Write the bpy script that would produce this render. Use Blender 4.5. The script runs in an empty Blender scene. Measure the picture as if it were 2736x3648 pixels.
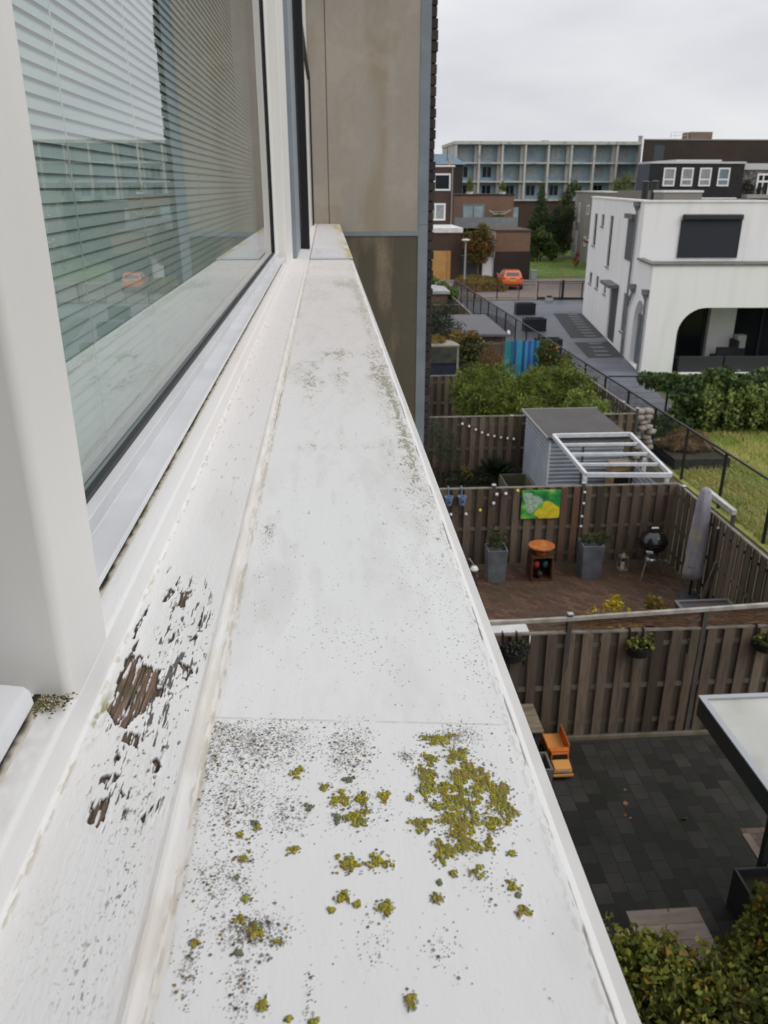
import bpy, bmesh, math, random
import numpy as np
from math import sin, cos, pi, radians, sqrt, atan2
from mathutils import Vector, Matrix

# ------------------------------------------------------------------ camera, sky, sun, exposure
scene = bpy.context.scene
COL = scene.collection
EYE = 7.70
cam_d = bpy.data.cameras.new('camera')
cam = bpy.data.objects.new('camera', cam_d); COL.objects.link(cam)
cam.location = (0, 0, EYE)
cam.rotation_euler = (radians(90 - 22.0), 0, radians(-3.887))
cam_d.sensor_fit = 'VERTICAL'; cam_d.sensor_height = 36; cam_d.lens = 28.318
cam_d.clip_start = .02; cam_d.clip_end = 2000
cam_d.dof.use_dof = True; cam_d.dof.focus_distance = .60; cam_d.dof.aperture_fstop = 24
scene.camera = cam

SUN_EL, SUN_AZ = radians(42), radians(128)      # azimuth measured from +Y towards +X
w = bpy.data.worlds.new('World'); scene.world = w; w.use_nodes = True
nt = w.node_tree; nt.nodes.clear()
out = nt.nodes.new('ShaderNodeOutputWorld'); bg = nt.nodes.new('ShaderNodeBackground')
sky = nt.nodes.new('ShaderNodeTexSky'); sky.sky_type = 'NISHITA'; sky.sun_disc = False
sky.sun_elevation = SUN_EL; sky.sun_rotation = SUN_AZ; sky.air_density = 1.0; sky.dust_density = 4.0
hsv = nt.nodes.new('ShaderNodeHueSaturation'); hsv.inputs['Saturation'].default_value = .25
nt.links.new(sky.outputs[0], hsv.inputs['Color'])
tc = nt.nodes.new('ShaderNodeTexCoord'); sep = nt.nodes.new('ShaderNodeSeparateXYZ')
nt.links.new(tc.outputs['Generated'], sep.inputs[0])
mp = nt.nodes.new('ShaderNodeMapping'); mp.inputs['Scale'].default_value = (1, 1, 3.2)
nt.links.new(tc.outputs['Generated'], mp.inputs[0])
cl = nt.nodes.new('ShaderNodeTexNoise'); cl.inputs['Scale'].default_value = 2.6; cl.inputs['Detail'].default_value = 5
cl.inputs['Roughness'].default_value = .5
nt.links.new(mp.outputs[0], cl.inputs['Vector'])
ramp = nt.nodes.new('ShaderNodeValToRGB')      # overcast cloud layer: paler streaks in pale grey
ramp.color_ramp.elements[0].position = .36; ramp.color_ramp.elements[0].color = (.665, .68, .73, 1)
ramp.color_ramp.elements[1].position = .66; ramp.color_ramp.elements[1].color = (.86, .865, .885, 1)
nt.links.new(cl.outputs[0], ramp.inputs[0])
zen = nt.nodes.new('ShaderNodeMapRange')       # an overcast sky is brighter overhead
zen.inputs['From Min'].default_value = .1; zen.inputs['From Max'].default_value = 1
zen.inputs['To Min'].default_value = 9.1; zen.inputs['To Max'].default_value = 15.5
nt.links.new(sep.outputs[2], zen.inputs[0])
vm = nt.nodes.new('ShaderNodeVectorMath'); vm.operation = 'SCALE'
nt.links.new(ramp.outputs[0], vm.inputs[0]); nt.links.new(zen.outputs[0], vm.inputs['Scale'])
mx = nt.nodes.new('ShaderNodeMixRGB'); mx.inputs[0].default_value = .93
nt.links.new(hsv.outputs[0], mx.inputs[1]); nt.links.new(vm.outputs[0], mx.inputs[2])
nt.links.new(mx.outputs[0], bg.inputs[0]); bg.inputs[1].default_value = .1
nt.links.new(bg.outputs[0], out.inputs[0])
sd = bpy.data.lights.new('sun', 'SUN'); sd.energy = 1.0; sd.angle = radians(40); sd.color = (1, .97, .93)
so = bpy.data.objects.new('sun', sd); COL.objects.link(so)
so.rotation_euler = Vector((sin(SUN_AZ)*cos(SUN_EL), cos(SUN_AZ)*cos(SUN_EL), sin(SUN_EL))).to_track_quat('Z', 'Y').to_euler()
vs = scene.view_settings; vs.view_transform = 'Standard'; vs.look = 'None'; vs.exposure = .15; vs.gamma = 1
scene.cycles.max_bounces = 8; scene.cycles.transparent_max_bounces = 12
try:
    scene.cycles.use_denoising = True
except Exception: pass

# ------------------------------------------------------------------ helpers
ORG = {}
def tag(o, label=None, cat=None, group=None, kind=None):
    if label: o['label'] = label
    if cat: o['category'] = cat
    if group: o['group'] = group
    if kind: o['kind'] = kind
    return o
def thing(name, label, cat, loc=(0, 0, 0), group=None, kind=None):
    o = bpy.data.objects.new(name, None); COL.objects.link(o)
    o.location = loc; o.empty_display_size = .1; ORG[o] = Vector(loc)
    return tag(o, label, cat, group, kind)
def copy_tree(o, parent=None):
    c = o.copy(); COL.objects.link(c)
    if parent: c.parent = parent
    for ch in list(o.children): copy_tree(ch, c)
    return c
def root_org(p):
    while p.parent: p = p.parent
    return ORG.get(p, Vector((0, 0, 0)))
def link_mesh(name, me, mat, parent=None, smooth=False, bevel=0, segs=2):
    if mat: me.materials.append(mat)
    if smooth: me.shade_smooth()
    o = bpy.data.objects.new(name, me); COL.objects.link(o)
    if parent: o.parent = parent
    if bevel:
        b = o.modifiers.new('bevel', 'BEVEL'); b.width = bevel; b.segments = segs; b.limit_method = 'ANGLE'; b.angle_limit = radians(40)
        me.shade_smooth(); b.harden_normals = True
    return o
class MB:
    def __init__(s): s.v = []; s.f = []
    def add(s, vs, fs):
        n = len(s.v); s.v += [tuple(x) for x in vs]; s.f += [tuple(i + n for i in q) for q in fs]; return s
    def box(s, a, b):
        x0, y0, z0 = a; x1, y1, z1 = b
        return s.add([(x0,y0,z0),(x1,y0,z0),(x1,y1,z0),(x0,y1,z0),(x0,y0,z1),(x1,y0,z1),(x1,y1,z1),(x0,y1,z1)],
              [(3,2,1,0),(4,5,6,7),(0,1,5,4),(1,2,6,5),(2,3,7,6),(3,0,4,7)])
    def obox(s, c, size, rot=(0, 0, 0)):
        from mathutils import Euler
        R = Euler(rot).to_matrix(); c = Vector(c); h = [k/2 for k in size]
        vs = [c + R @ Vector((sx*h[0], sy*h[1], sz*h[2])) for sz in (-1, 1) for sx, sy in ((-1,-1),(1,-1),(1,1),(-1,1))]
        return s.add(vs, [(3,2,1,0),(4,5,6,7),(0,1,5,4),(1,2,6,5),(2,3,7,6),(3,0,4,7)])
    def beam(s, p, q, wd, ht=None, up=(0, 0, 1)):
        p = Vector(p); q = Vector(q); d = (q - p).normalized(); ht = ht or wd; up = Vector(up)
        if abs(d.dot(up)) > .98: up = Vector((0, 1, 0))
        a = d.cross(up).normalized() * wd/2; b = a.cross(d).normalized() * ht/2
        vs = [p-a-b, p+a-b, p+a+b, p-a+b, q-a-b, q+a-b, q+a+b, q-a+b]
        return s.add(vs, [(0,1,2,3),(7,6,5,4),(4,5,1,0),(5,6,2,1),(6,7,3,2),(7,4,0,3)])
    def cyl(s, p, q, r0, r1=None, n=12, cap=True):
        p = Vector(p); q = Vector(q); r1 = r0 if r1 is None else r1
        d = (q - p).normalized(); a = d.orthogonal().normalized(); b = d.cross(a)
        ring = lambda c, r: [c + a*(r*cos(2*pi*i/n)) + b*(r*sin(2*pi*i/n)) for i in range(n)]
        fs = [(i, (i+1) % n, n+(i+1) % n, n+i) for i in range(n)]
        if cap: fs += [tuple(reversed(range(n))), tuple(range(n, 2*n))]
        return s.add(ring(p, r0) + ring(q, r1), fs)
    def lathe(s, c, prof, n=20, sq=None):
        vs = []; m = len(prof)
        for r, z in prof:
            for i in range(n):
                a = 2*pi*i/n; k = r*(1 if sq is None else sq(a, z)); vs.append((c[0]+k*cos(a), c[1]+k*sin(a), c[2]+z))
        fs = [(j*n+i, j*n+(i+1) % n, (j+1)*n+(i+1) % n, (j+1)*n+i) for j in range(m-1) for i in range(n)]
        fs += [tuple(reversed(range(n))), tuple(range((m-1)*n, m*n))]
        return s.add(vs, fs)
    def prism(s, poly, z0, z1):
        n = len(poly)
        ar = sum(poly[i][0]*poly[(i+1) % n][1]-poly[(i+1) % n][0]*poly[i][1] for i in range(n))
        if ar < 0: poly = poly[::-1]
        return s.add([(x, y, z0) for x, y in poly] + [(x, y, z1) for x, y in poly],
            [tuple(reversed(range(n))), tuple(range(n, 2*n))] + [(i, (i+1) % n, n+(i+1) % n, n+i) for i in range(n)])
    def tube(s, pts, r, n=6):
        for a, b in zip(pts[:-1], pts[1:]): s.cyl(a, b, r, n=n)
        return s
    def quad(s, *ps): return s.add(ps, [tuple(range(len(ps)))])
    def build(s, name, mat, parent=None, smooth=False, bevel=0, segs=2, org=None):
        o0 = root_org(parent) if parent else Vector(org or (0, 0, 0))
        me = bpy.data.meshes.new(name)
        me.from_pydata([(x-o0.x, y-o0.y, z-o0.z) for x, y, z in s.v], [], s.f); me.update()
        o = link_mesh(name, me, mat, parent, smooth, bevel, segs)
        if not parent: o.location = o0; ORG[o] = o0
        return o
def single(mb, name, mat, label, cat, group=None, kind=None, **k):
    xs = [v[0] for v in mb.v]; ys = [v[1] for v in mb.v]; zs = [v[2] for v in mb.v]
    o = mb.build(name, mat, org=((min(xs)+max(xs))/2, (min(ys)+max(ys))/2, min(zs)), **k)
    return tag(o, label, cat, group, kind)
def np_mesh(name, V, F, mat, parent=None, smooth=False, col=None, org=None):
    """mesh from numpy arrays: V (n,3), F (m,k)"""
    o0 = root_org(parent) if parent else Vector(org or (0, 0, 0))
    V = np.asarray(V, np.float32) - np.array(o0, np.float32); F = np.asarray(F, np.int32); k = F.shape[1]
    me = bpy.data.meshes.new(name)
    me.vertices.add(len(V)); me.vertices.foreach_set('co', V.ravel())
    me.loops.add(F.size); me.loops.foreach_set('vertex_index', F.ravel())
    me.polygons.add(len(F)); me.polygons.foreach_set('loop_start', np.arange(0, F.size, k, dtype=np.int32))
    if col is not None:
        a = me.color_attributes.new('paint', 'FLOAT_COLOR', 'POINT')
        a.data.foreach_set('color', np.c_[col, np.ones(len(col))].astype(np.float32).ravel())
    me.update(calc_edges=True); me.validate()
    o = link_mesh(name, me, mat, parent, smooth)
    if not parent: o.location = o0; ORG[o] = o0
    return o

# ---- materials
def new_mat(name):
    m = bpy.data.materials.new(name); m.use_nodes = True
    n = m.node_tree; b = n.nodes['Principled BSDF']; return m, n, b
def L(n, a, b): n.links.new(a, b)
def M(name, base, rough=.7, var=None, scale=4., detail=4, bump=0, bscale=None, metallic=0, spec=.4, stretch=(1, 1, 1),
      isl=None, lo=.35, hi=.65, stain=None, sscale=1.2, slo=.5, shi=.75, coat=0):
    m, n, b = new_mat(name)
    b.inputs['Base Color'].default_value = (*base, 1); b.inputs['Roughness'].default_value = rough
    b.inputs['Metallic'].default_value = metallic; b.inputs['Specular IOR Level'].default_value = spec
    if coat: b.inputs['Coat Weight'].default_value = coat; b.inputs['Coat Roughness'].default_value = .08
    col = None
    if var or bump or stain or isl:
        g = n.nodes.new('ShaderNodeNewGeometry'); mp = n.nodes.new('ShaderNodeMapping'); mp.inputs['Scale'].default_value = stretch
        L(n, g.outputs['Position'], mp.inputs[0])
    if isl:
        r = n.nodes.new('ShaderNodeValToRGB'); r.color_ramp.interpolation = 'LINEAR'
        cs = [base] + list(isl)
        while len(r.color_ramp.elements) < len(cs): r.color_ramp.elements.new(.5)
        for i, c in enumerate(cs):
            r.color_ramp.elements[i].position = i/(len(cs)-1); r.color_ramp.elements[i].color = (*c, 1)
        L(n, g.outputs['Random Per Island'], r.inputs[0]); col = r.outputs[0]
    def noise(sc, dt, l, h):
        t = n.nodes.new('ShaderNodeTexNoise'); t.inputs['Scale'].default_value = sc; t.inputs['Detail'].default_value = dt
        L(n, mp.outputs[0], t.inputs['Vector'])
        k = n.nodes.new('ShaderNodeMapRange'); k.inputs[1].default_value = l; k.inputs[2].default_value = h
        L(n, t.outputs[0], k.inputs[0]); return t, k
    if var:
        t, k = noise(scale, detail, lo, hi)
        mx = n.nodes.new('ShaderNodeMixRGB'); L(n, k.outputs[0], mx.inputs[0])
        mx.inputs[1].default_value = (*base, 1); mx.inputs[2].default_value = (*var, 1)
        if col: L(n, col, mx.inputs[1])
        if isl: mx.inputs[2].default_value = (*var, 1); k.inputs[4].default_value = .55
        col = mx.outputs[0]
    if stain:
        t2, k2 = noise(sscale, 6, slo, shi)
        mx = n.nodes.new('ShaderNodeMixRGB'); L(n, k2.outputs[0], mx.inputs[0])
        if col: L(n, col, mx.inputs[1])
        else: mx.inputs[1].default_value = (*base, 1)
        mx.inputs[2].default_value = (*stain, 1); col = mx.outputs[0]
    if col: L(n, col, b.inputs['Base Color'])
    if bump:
        t = n.nodes.new('ShaderNodeTexNoise'); t.inputs['Scale'].default_value = bscale or scale*3; t.inputs['Detail'].default_value = 5
        L(n, mp.outputs[0], t.inputs['Vector'])
        bp = n.nodes.new('ShaderNodeBump'); bp.inputs['Strength'].default_value = 1; bp.inputs['Distance'].default_value = bump
        L(n, t.outputs[0], bp.inputs['Height']); L(n, bp.outputs[0], b.inputs['Normal'])
    return m
def brick_mat(name, c1, c2, mortar, bw, bh, axis='xz', ms=.01, rough=.85, var=None, vscale=.8, off=.5, bump=.004, angle=0, squash=1):
    m, n, b = new_mat(name); b.inputs['Roughness'].default_value = rough; b.inputs['Specular IOR Level'].default_value = .3
    g = n.nodes.new('ShaderNodeNewGeometry'); s = n.nodes.new('ShaderNodeSeparateXYZ'); c = n.nodes.new('ShaderNodeCombineXYZ')
    L(n, g.outputs['Position'], s.inputs[0])
    ix = {'x': 0, 'y': 1, 'z': 2}
    L(n, s.outputs[ix[axis[0]]], c.inputs[0]); L(n, s.outputs[ix[axis[1]]], c.inputs[1])
    mp = n.nodes.new('ShaderNodeMapping'); mp.inputs['Rotation'].default_value = (0, 0, angle); L(n, c.outputs[0], mp.inputs[0])
    t = n.nodes.new('ShaderNodeTexBrick'); L(n, mp.outputs[0], t.inputs['Vector'])
    t.offset = off; t.inputs['Scale'].default_value = 1; t.inputs['Brick Width'].default_value = bw; t.inputs['Row Height'].default_value = bh
    t.inputs['Mortar Size'].default_value = ms; t.inputs['Mortar Smooth'].default_value = .3; t.inputs['Bias'].default_value = 0
    t.inputs['Color1'].default_value = (*c1, 1); t.inputs['Color2'].default_value = (*c2, 1); t.inputs['Mortar'].default_value = (*mortar, 1)
    col = t.outputs[0]
    if var:
        z = n.nodes.new('ShaderNodeTexNoise'); z.inputs['Scale'].default_value = vscale; z.inputs['Detail'].default_value = 5
        L(n, g.outputs['Position'], z.inputs['Vector'])
        k = n.nodes.new('ShaderNodeMapRange'); k.inputs[1].default_value = .42; k.inputs[2].default_value = .7; k.inputs[4].default_value = .75
        L(n, z.outputs[0], k.inputs[0])
        mx = n.nodes.new('ShaderNodeMixRGB'); L(n, k.outputs[0], mx.inputs[0]); L(n, col, mx.inputs[1]); mx.inputs[2].default_value = (*var, 1); col = mx.outputs[0]
    L(n, col, b.inputs['Base Color'])
    bp = n.nodes.new('ShaderNodeBump'); bp.invert = True; bp.inputs['Distance'].default_value = bump
    L(n, t.outputs['Fac'], bp.inputs['Height']); L(n, bp.outputs[0], b.inputs['Normal'])
    return m
def leaf_mat(name, cols, rough=.55, clump=None, cscale=1.5, trans=.25):
    m, n, b = new_mat(name); n.nodes.remove(b)
    o = n.nodes['Material Output']; g = n.nodes.new('ShaderNodeNewGeometry')
    r = n.nodes.new('ShaderNodeValToRGB')
    while len(r.color_ramp.elements) < len(cols): r.color_ramp.elements.new(.5)
    for i, c in enumerate(cols):
        r.color_ramp.elements[i].position = i/(len(cols)-1); r.color_ramp.elements[i].color = (*c, 1)
    L(n, g.outputs['Random Per Island'], r.inputs[0]); col = r.outputs[0]
    if clump:
        t = n.nodes.new('ShaderNodeTexNoise'); t.inputs['Scale'].default_value = cscale; t.inputs['Detail'].default_value = 3
        L(n, g.outputs['Position'], t.inputs['Vector'])
        k = n.nodes.new('ShaderNodeMapRange'); k.inputs[1].default_value = .42; k.inputs[2].default_value = .62; L(n, t.outputs[0], k.inputs[0])
        k.inputs[4].default_value = .8
        mx = n.nodes.new('ShaderNodeMixRGB'); L(n, k.outputs[0], mx.inputs[0]); L(n, col, mx.inputs[1]); mx.inputs[2].default_value = (*clump, 1); col = mx.outputs[0]
    p = n.nodes.new('ShaderNodeBsdfPrincipled'); p.inputs['Roughness'].default_value = rough; p.inputs['Specular IOR Level'].default_value = .35
    L(n, col, p.inputs['Base Color'])
    t2 = n.nodes.new('ShaderNodeBsdfTranslucent'); L(n, col, t2.inputs[0])
    ms = n.nodes.new('ShaderNodeMixShader'); ms.inputs[0].default_value = trans
    L(n, p.outputs[0], ms.inputs[1]); L(n, t2.outputs[0], ms.inputs[2]); L(n, ms.outputs[0], o.inputs[0])
    return m
def paint_mat(name, rough=.45, bump=.0004, bscale=60, stretch=(1, 1, 1), spec=.4):
    """surface whose paint, bare wood and stains are held in the mesh's 'paint' attribute"""
    m, n, b = new_mat(name); a = n.nodes.new('ShaderNodeVertexColor'); a.layer_name = 'paint'
    L(n, a.outputs[0], b.inputs['Base Color']); b.inputs['Roughness'].default_value = rough; b.inputs['Specular IOR Level'].default_value = spec
    g = n.nodes.new('ShaderNodeNewGeometry'); mp = n.nodes.new('ShaderNodeMapping'); mp.inputs['Scale'].default_value = stretch
    L(n, g.outputs['Position'], mp.inputs[0])
    t = n.nodes.new('ShaderNodeTexNoise'); t.inputs['Scale'].default_value = bscale; t.inputs['Detail'].default_value = 4; L(n, mp.outputs[0], t.inputs['Vector'])
    bp = n.nodes.new('ShaderNodeBump'); bp.inputs['Distance'].default_value = bump; L(n, t.outputs[0], bp.inputs['Height']); L(n, bp.outputs[0], b.inputs['Normal'])
    return m
def glass_mat(name, tint=(.86, .94, .91), f0=.10):
    m, n, b = new_mat(name); n.nodes.remove(b); o = n.nodes['Material Output']
    ge = n.nodes.new('ShaderNodeNewGeometry'); dt = n.nodes.new('ShaderNodeVectorMath'); dt.operation = 'DOT_PRODUCT'
    L(n, ge.outputs['Incoming'], dt.inputs[0]); L(n, ge.outputs['Normal'], dt.inputs[1])
    def mt(op, a, b=None):
        q = n.nodes.new('ShaderNodeMath'); q.operation = op; L(n, a, q.inputs[0])
        if b is not None: q.inputs[1].default_value = b
        return q
    q = mt('ABSOLUTE', dt.outputs['Value']); q = mt('MULTIPLY', q.outputs[0], -1); q = mt('ADD', q.outputs[0], 1); q = mt('POWER', q.outputs[0], 3.1)
    q = mt('MULTIPLY', q.outputs[0], 1-f0); f = mt('ADD', q.outputs[0], f0)      # same reflectance from either side of a thin pane
    g = n.nodes.new('ShaderNodeBsdfGlossy'); g.inputs['Roughness'].default_value = .0
    t = n.nodes.new('ShaderNodeBsdfTransparent'); t.inputs[0].default_value = (*tint, 1)
    ms = n.nodes.new('ShaderNodeMixShader'); L(n, f.outputs[0], ms.inputs[0]); L(n, t.outputs[0], ms.inputs[1]); L(n, g.outputs[0], ms.inputs[2])
    L(n, ms.outputs[0], o.inputs[0]); return m

# ---- numpy noise and foliage
def vnoise(x, y, seed=0):
    rs = np.random.RandomState(seed); T = rs.rand(256, 256)
    xi = np.floor(x).astype(int); yi = np.floor(y).astype(int); fx = x-xi; fy = y-yi
    fx = fx*fx*(3-2*fx); fy = fy*fy*(3-2*fy); g = lambda a, b: T[a & 255, b & 255]
    return (g(xi, yi)*(1-fx)+g(xi+1, yi)*fx)*(1-fy)+(g(xi, yi+1)*(1-fx)+g(xi+1, yi+1)*fx)*fy
def fbm(x, y, seed=0, oct=4):
    s = 0; a = .5; t = 0
    for i in range(oct): s = s+a*vnoise(x*2**i, y*2**i, seed+i); t += a; a *= .5
    return s/t
def sstep(a, b, x): t = np.clip((x-a)/(b-a), 0, 1); return t*t*(3-2*t)
def leaf_quads(P, size, rs, up=.3, asp=.5, dirs=None, var=.95):
    """one folded two-triangle leaf per point"""
    n = len(P); d = rs.normal(size=(n, 3)) if dirs is None else dirs + rs.normal(size=(n, 3))*.35
    d /= np.linalg.norm(d, axis=1)[:, None]+1e-9
    a = rs.normal(size=(n, 3)); a[:, 2] *= .5; s = np.cross(d, a); s /= np.linalg.norm(s, axis=1)[:, None]+1e-9
    nrm = np.cross(s, d); L_ = size*(1-var/2+var*rs.rand(n))[:, None]
    V = np.empty((n, 4, 3)); fold = nrm*L_*.12
    V[:, 0] = P-d*L_*.5; V[:, 1] = P+s*L_*asp*.5+fold; V[:, 2] = P+d*L_*.5; V[:, 3] = P-s*L_*asp*.5+fold
    b = np.arange(n)[:, None]*4
    F = np.concatenate([b+np.array([[0, 1, 2]]), b+np.array([[0, 2, 3]])], 1).reshape(-1, 3)
    return V.reshape(-1, 3), F
def in_ellipsoids(E, n, rs, shell=.55):
    """points biased to the outside of a union of ellipsoids (cx,cy,cz,rx,ry,rz), broken into clumps"""
    E = np.array(E, float); vol = (E[:, 3]*E[:, 4]*E[:, 5])**.75; pick = rs.choice(len(E), n, p=vol/vol.sum())
    d = rs.normal(size=(n, 3)); d /= np.linalg.norm(d, axis=1)[:, None]
    r = (shell+(1-shell)*rs.rand(n)**.6); lump = 1+.22*np.sin(d[:, 0]*5+pick)*np.cos(d[:, 1]*6+pick*2)+.15*np.sin(d[:, 2]*7+pick)
    return E[pick, :3]+d*(r*lump)[:, None]*E[pick, 3:]
def foliage(name, mat, parent, E, n, size, seed=0, asp=.5, shell=.5, zmin=None, **k):
    rs = np.random.RandomState(seed); P = in_ellipsoids(E, n, rs, shell)
    if zmin is not None: P = P[P[:, 2] > zmin]
    V, F = leaf_quads(P, size, rs, asp=asp, **k); return np_mesh(name, V, F, mat, parent)
def limbs(mb, base, h, r, rng, n=6, spread=.5, lean=(0, 0)):
    top = (base[0]+lean[0], base[1]+lean[1], base[2]+h); mb.cyl(base, top, r, r*.45, n=8)
    for i in range(n):
        t = .45+.5*i/n; a = i*2.4+rng.random(); p = [base[k]+(top[k]-base[k])*t for k in range(3)]
        q = (p[0]+cos(a)*spread*(1.2-t), p[1]+sin(a)*spread*(1.2-t), p[2]+h*.28)
        mb.cyl(p, q, r*.4, r*.12, n=6)

# ------------------------------------------------------------------ the window bay the photo is taken from
HH = .28                                    # height of the lens above the ledge; profile numbers are in multiples of it
def X(v): return v*HH
def Z(d): return EYE-d*HH
WHITE = (.80, .80, .79)
m_white = M('white gloss paint', (.72, .71, .69), .42, var=(.63, .61, .58), scale=22, stretch=(1, 1, .05), lo=.40, hi=.9, bump=.0004, bscale=45, spec=.45, stain=(.52, .49, .44), sscale=9, slo=.60, shi=.95)
m_alu = M('pale grey coated aluminium', (.68, .685, .70), .35, var=(.61, .615, .63), scale=14, bump=.0001, bscale=300)
m_trim = M('blue grey zinc trim', (.235, .265, .30), .5, var=(.19, .215, .25), scale=5, stain=(.30, .30, .29), slo=.6, shi=.85)
m_rubber = M('black rubber', (.012, .012, .015), .45, var=(.05, .05, .055), scale=90, lo=.62, hi=.75)
m_black = M('matt black frame', (.008, .008, .009), .6)
m_glass = glass_mat('window glass')
m_ledge = paint_mat('weathered white ledge', .5, .00014, 90)
m_timber = paint_mat('peeling white timber paint', .55, .0003, 90, (3, .6, 3))

def profile_grid(prof, seg, Ys, fn):
    """sheet swept along Y from a cross-section; fn gives displacement and paint for every point"""
    P = []
    for (a, b), k in zip(zip(prof[:-1], prof[1:]), seg):
        for i in range(k): t = i/k; P.append((a[0]+(b[0]-a[0])*t, a[1]+(b[1]-a[1])*t))
    P.append(prof[-1]); P = np.array(P); nx = len(P); ny = len(Ys)
    px = np.tile(P[:, 0], (ny, 1)); pd = np.tile(P[:, 1], (ny, 1)); py = np.tile(np.array(Ys)[:, None], (1, nx))
    dz, col = fn(px, py, pd)
    V = np.stack([px*HH, py*HH, EYE-pd*HH+dz], -1).reshape(-1, 3)
    i = np.arange(nx-1)[None, :]; j = np.arange(ny-1)[:, None]; b = j*nx+i
    F = np.stack([b, b+1, b+nx+1, b+nx], -1).reshape(-1, 4)
    return V, F, col.reshape(-1, 3)
def ramp_y(y0, y1, s0, ref=1.3, p=1.5, mxs=.08):
    ys = [y0]
    while ys[-1] < y1: ys.append(ys[-1]+min(mxs, s0*max(1, (ys[-1]/ref)**p)))
    ys[-1] = y1; return ys
def mixc(c, to, a): return c*(1-a[..., None])+np.array(to)*a[..., None]
DENS = [(-.158,1.289,.093,.066,1),(-.226,1.344,.032,.031,.8),(-.18,1.132,.062,.083,.6),(.018,1.258,.04,.072,.9),(-.094,1.095,.033,.045,.6),(-.183,.963,.05,.055,.6),(-.135,.866,.046,.027,1.6),(-.215,.819,.016,.049,.7),(-.144,.775,.017,.05,.8),(.127,1.236,.018,.018,1),(.23,1.287,.038,.034,.9),(.033,1.094,.05,.045,.3),(.04,.827,.027,.04,.2),(.14,.815,.027,.04,.2),(-.049,.76,.009,.044,.4),(.216,.929,.035,.042,.12),(-.24,1.257,.018,.054,.9),(.219,1.105,.067,.089,.25)]
LICH = [(.194,1.28,.031,.017),(.171,1.22,.012,.018),(.157,1.155,.016,.041),(.237,1.179,.032,.03),(.203,1.106,.028,.038),(.281,1.101,.02,.046),(.135,1.057,.016,.016),(.211,1.052,.027,.022),(.167,.995,.018,.023),(.206,1.006,.021,.02),(.243,1.007,.009,.017),(.209,.949,.013,.011),(.273,.984,.006,.005),(.167,1.097,.01,.012),(.261,.917,.01,.011),(.268,.872,.009,.01),(0,1.128,.017,.016),(.037,1.126,.011,.014),(.027,1.08,.019,.019),(.077,1.127,.008,.016),(.011,.982,.02,.016),(.057,.982,.018,.016),(.001,.917,.01,.009),(.063,.893,.011,.013),(-.078,1.201,.009,.014),(-.08,1.016,.008,.006),(-.028,1.161,.009,.009),(-.156,1.003,.009,.006),(-.169,1.056,.004,.006),(-.141,1.069,.004,.006),(-.147,.924,.006,.006),(-.096,.843,.008,.006),(-.113,.819,.007,.006),(-.213,.851,.005,.005),(-.128,.865,.01,.012),(-.153,.886,.007,.006),(-.11,.748,.006,.01),(.085,.742,.007,.011),(-.042,.723,.005,.003),(-.075,.728,.003,.003),(.142,.904,.007,.008),(.122,1.12,.005,.006),(.3,1.072,.006,.005),(.235,1.238,.007,.011),(.174,.951,.005,.006),(-.018,.894,.004,.003),(.02,.903,.004,.004),(.22,1.225,.020,.018),(.262,1.15,.018,.024),(.185,1.065,.018,.018),(.238,1.125,.018,.026),(.188,1.145,.013,.018),(.256,1.055,.014,.018),(.165,1.185,.010,.014),(.222,1.085,.014,.018),(.195,1.03,.014,.012)]
GREY = [(.016,1.177,.015,.01),(-.053,1.112,.01,.012),(-.006,1.082,.011,.015),(-.15,.83,.008,.008),(-.165,.965,.006,.008),(.15,1.142,.011,.016),(.149,.934,.006,.006),(.265,.902,.006,.006),(-.147,1.08,.006,.009)]
def specks(px, py, specs):
    """alpha map of small round growths splatted on the sheet"""
    A = np.zeros(px.shape); B = np.zeros(px.shape); xs = px[0]; ys = py[:, 0]
    for x, y, r, al, b in specs:
        i0, i1 = np.searchsorted(xs, (x-r*1.6, x+r*1.6)); j0, j1 = np.searchsorted(ys, (y-r*1.6, y+r*1.6))
        if i1 <= i0 or j1 <= j0: continue
        d = np.hypot(px[j0:j1, i0:i1]-x, py[j0:j1, i0:i1]-y)/r
        k = al*(1-sstep(.55, 1.25, d)); m = k > A[j0:j1, i0:i1]
        A[j0:j1, i0:i1] = np.where(m, k, A[j0:j1, i0:i1]); B[j0:j1, i0:i1] = np.where(m, b, B[j0:j1, i0:i1])
    return A, B
def speck_list(seed):
    rs = np.random.RandomState(seed); out_ = []
    for x, y, rx, ry, d in DENS:
        n = int(d*rx*ry*330000)
        for _ in range(n):
            px = x+rs.normal()*rx*.62; py = y+rs.normal()*ry*.62
            if px < -.25 or px > .34 or py > 1.375+.02*px: continue
            r = .0009+.0009*rs.rand()**2+(.0018 if rs.rand() < .06 else 0); out_.append((px, py, r, .45+.55*rs.rand(), rs.rand()))
    for x, y, rx, ry in LICH:
        for _ in range(int(16+rx*ry*40000)):
            a = rs.rand()*6.28; k = .8+rs.rand()*.9
            out_.append((x+cos(a)*rx*k, y+sin(a)*ry*k, .0012+.0018*rs.rand(), .5+.4*rs.rand(), rs.rand()))
    for _ in range(700):
        y = .62+rs.rand()*2.2; out_.append((-.25+rs.rand()*.59, y, .0010+.0012*rs.rand(), .12+.4*rs.rand()**2, rs.rand()))
    for cx_, cy_, sx, sy, n in ((.27, 2.0, .03, .5, 260), (.31, 1.6, .02, .25, 160), (.0, 1.7, .06, .06, 90), (.1, 1.6, .05, .1, 90), (-.12, 1.75, .05, .15, 80), (-.2, 2.3, .01, .06, 160), (.28, 2.6, .02, .3, 260), (.2, 1.9, .03, .2, 90)):
        for _ in range(n): out_.append((cx_+rs.normal()*sx, cy_+rs.normal()*sy, .0010+.0014*rs.rand(), .2+.5*rs.rand(), rs.rand()))
    return out_
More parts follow.
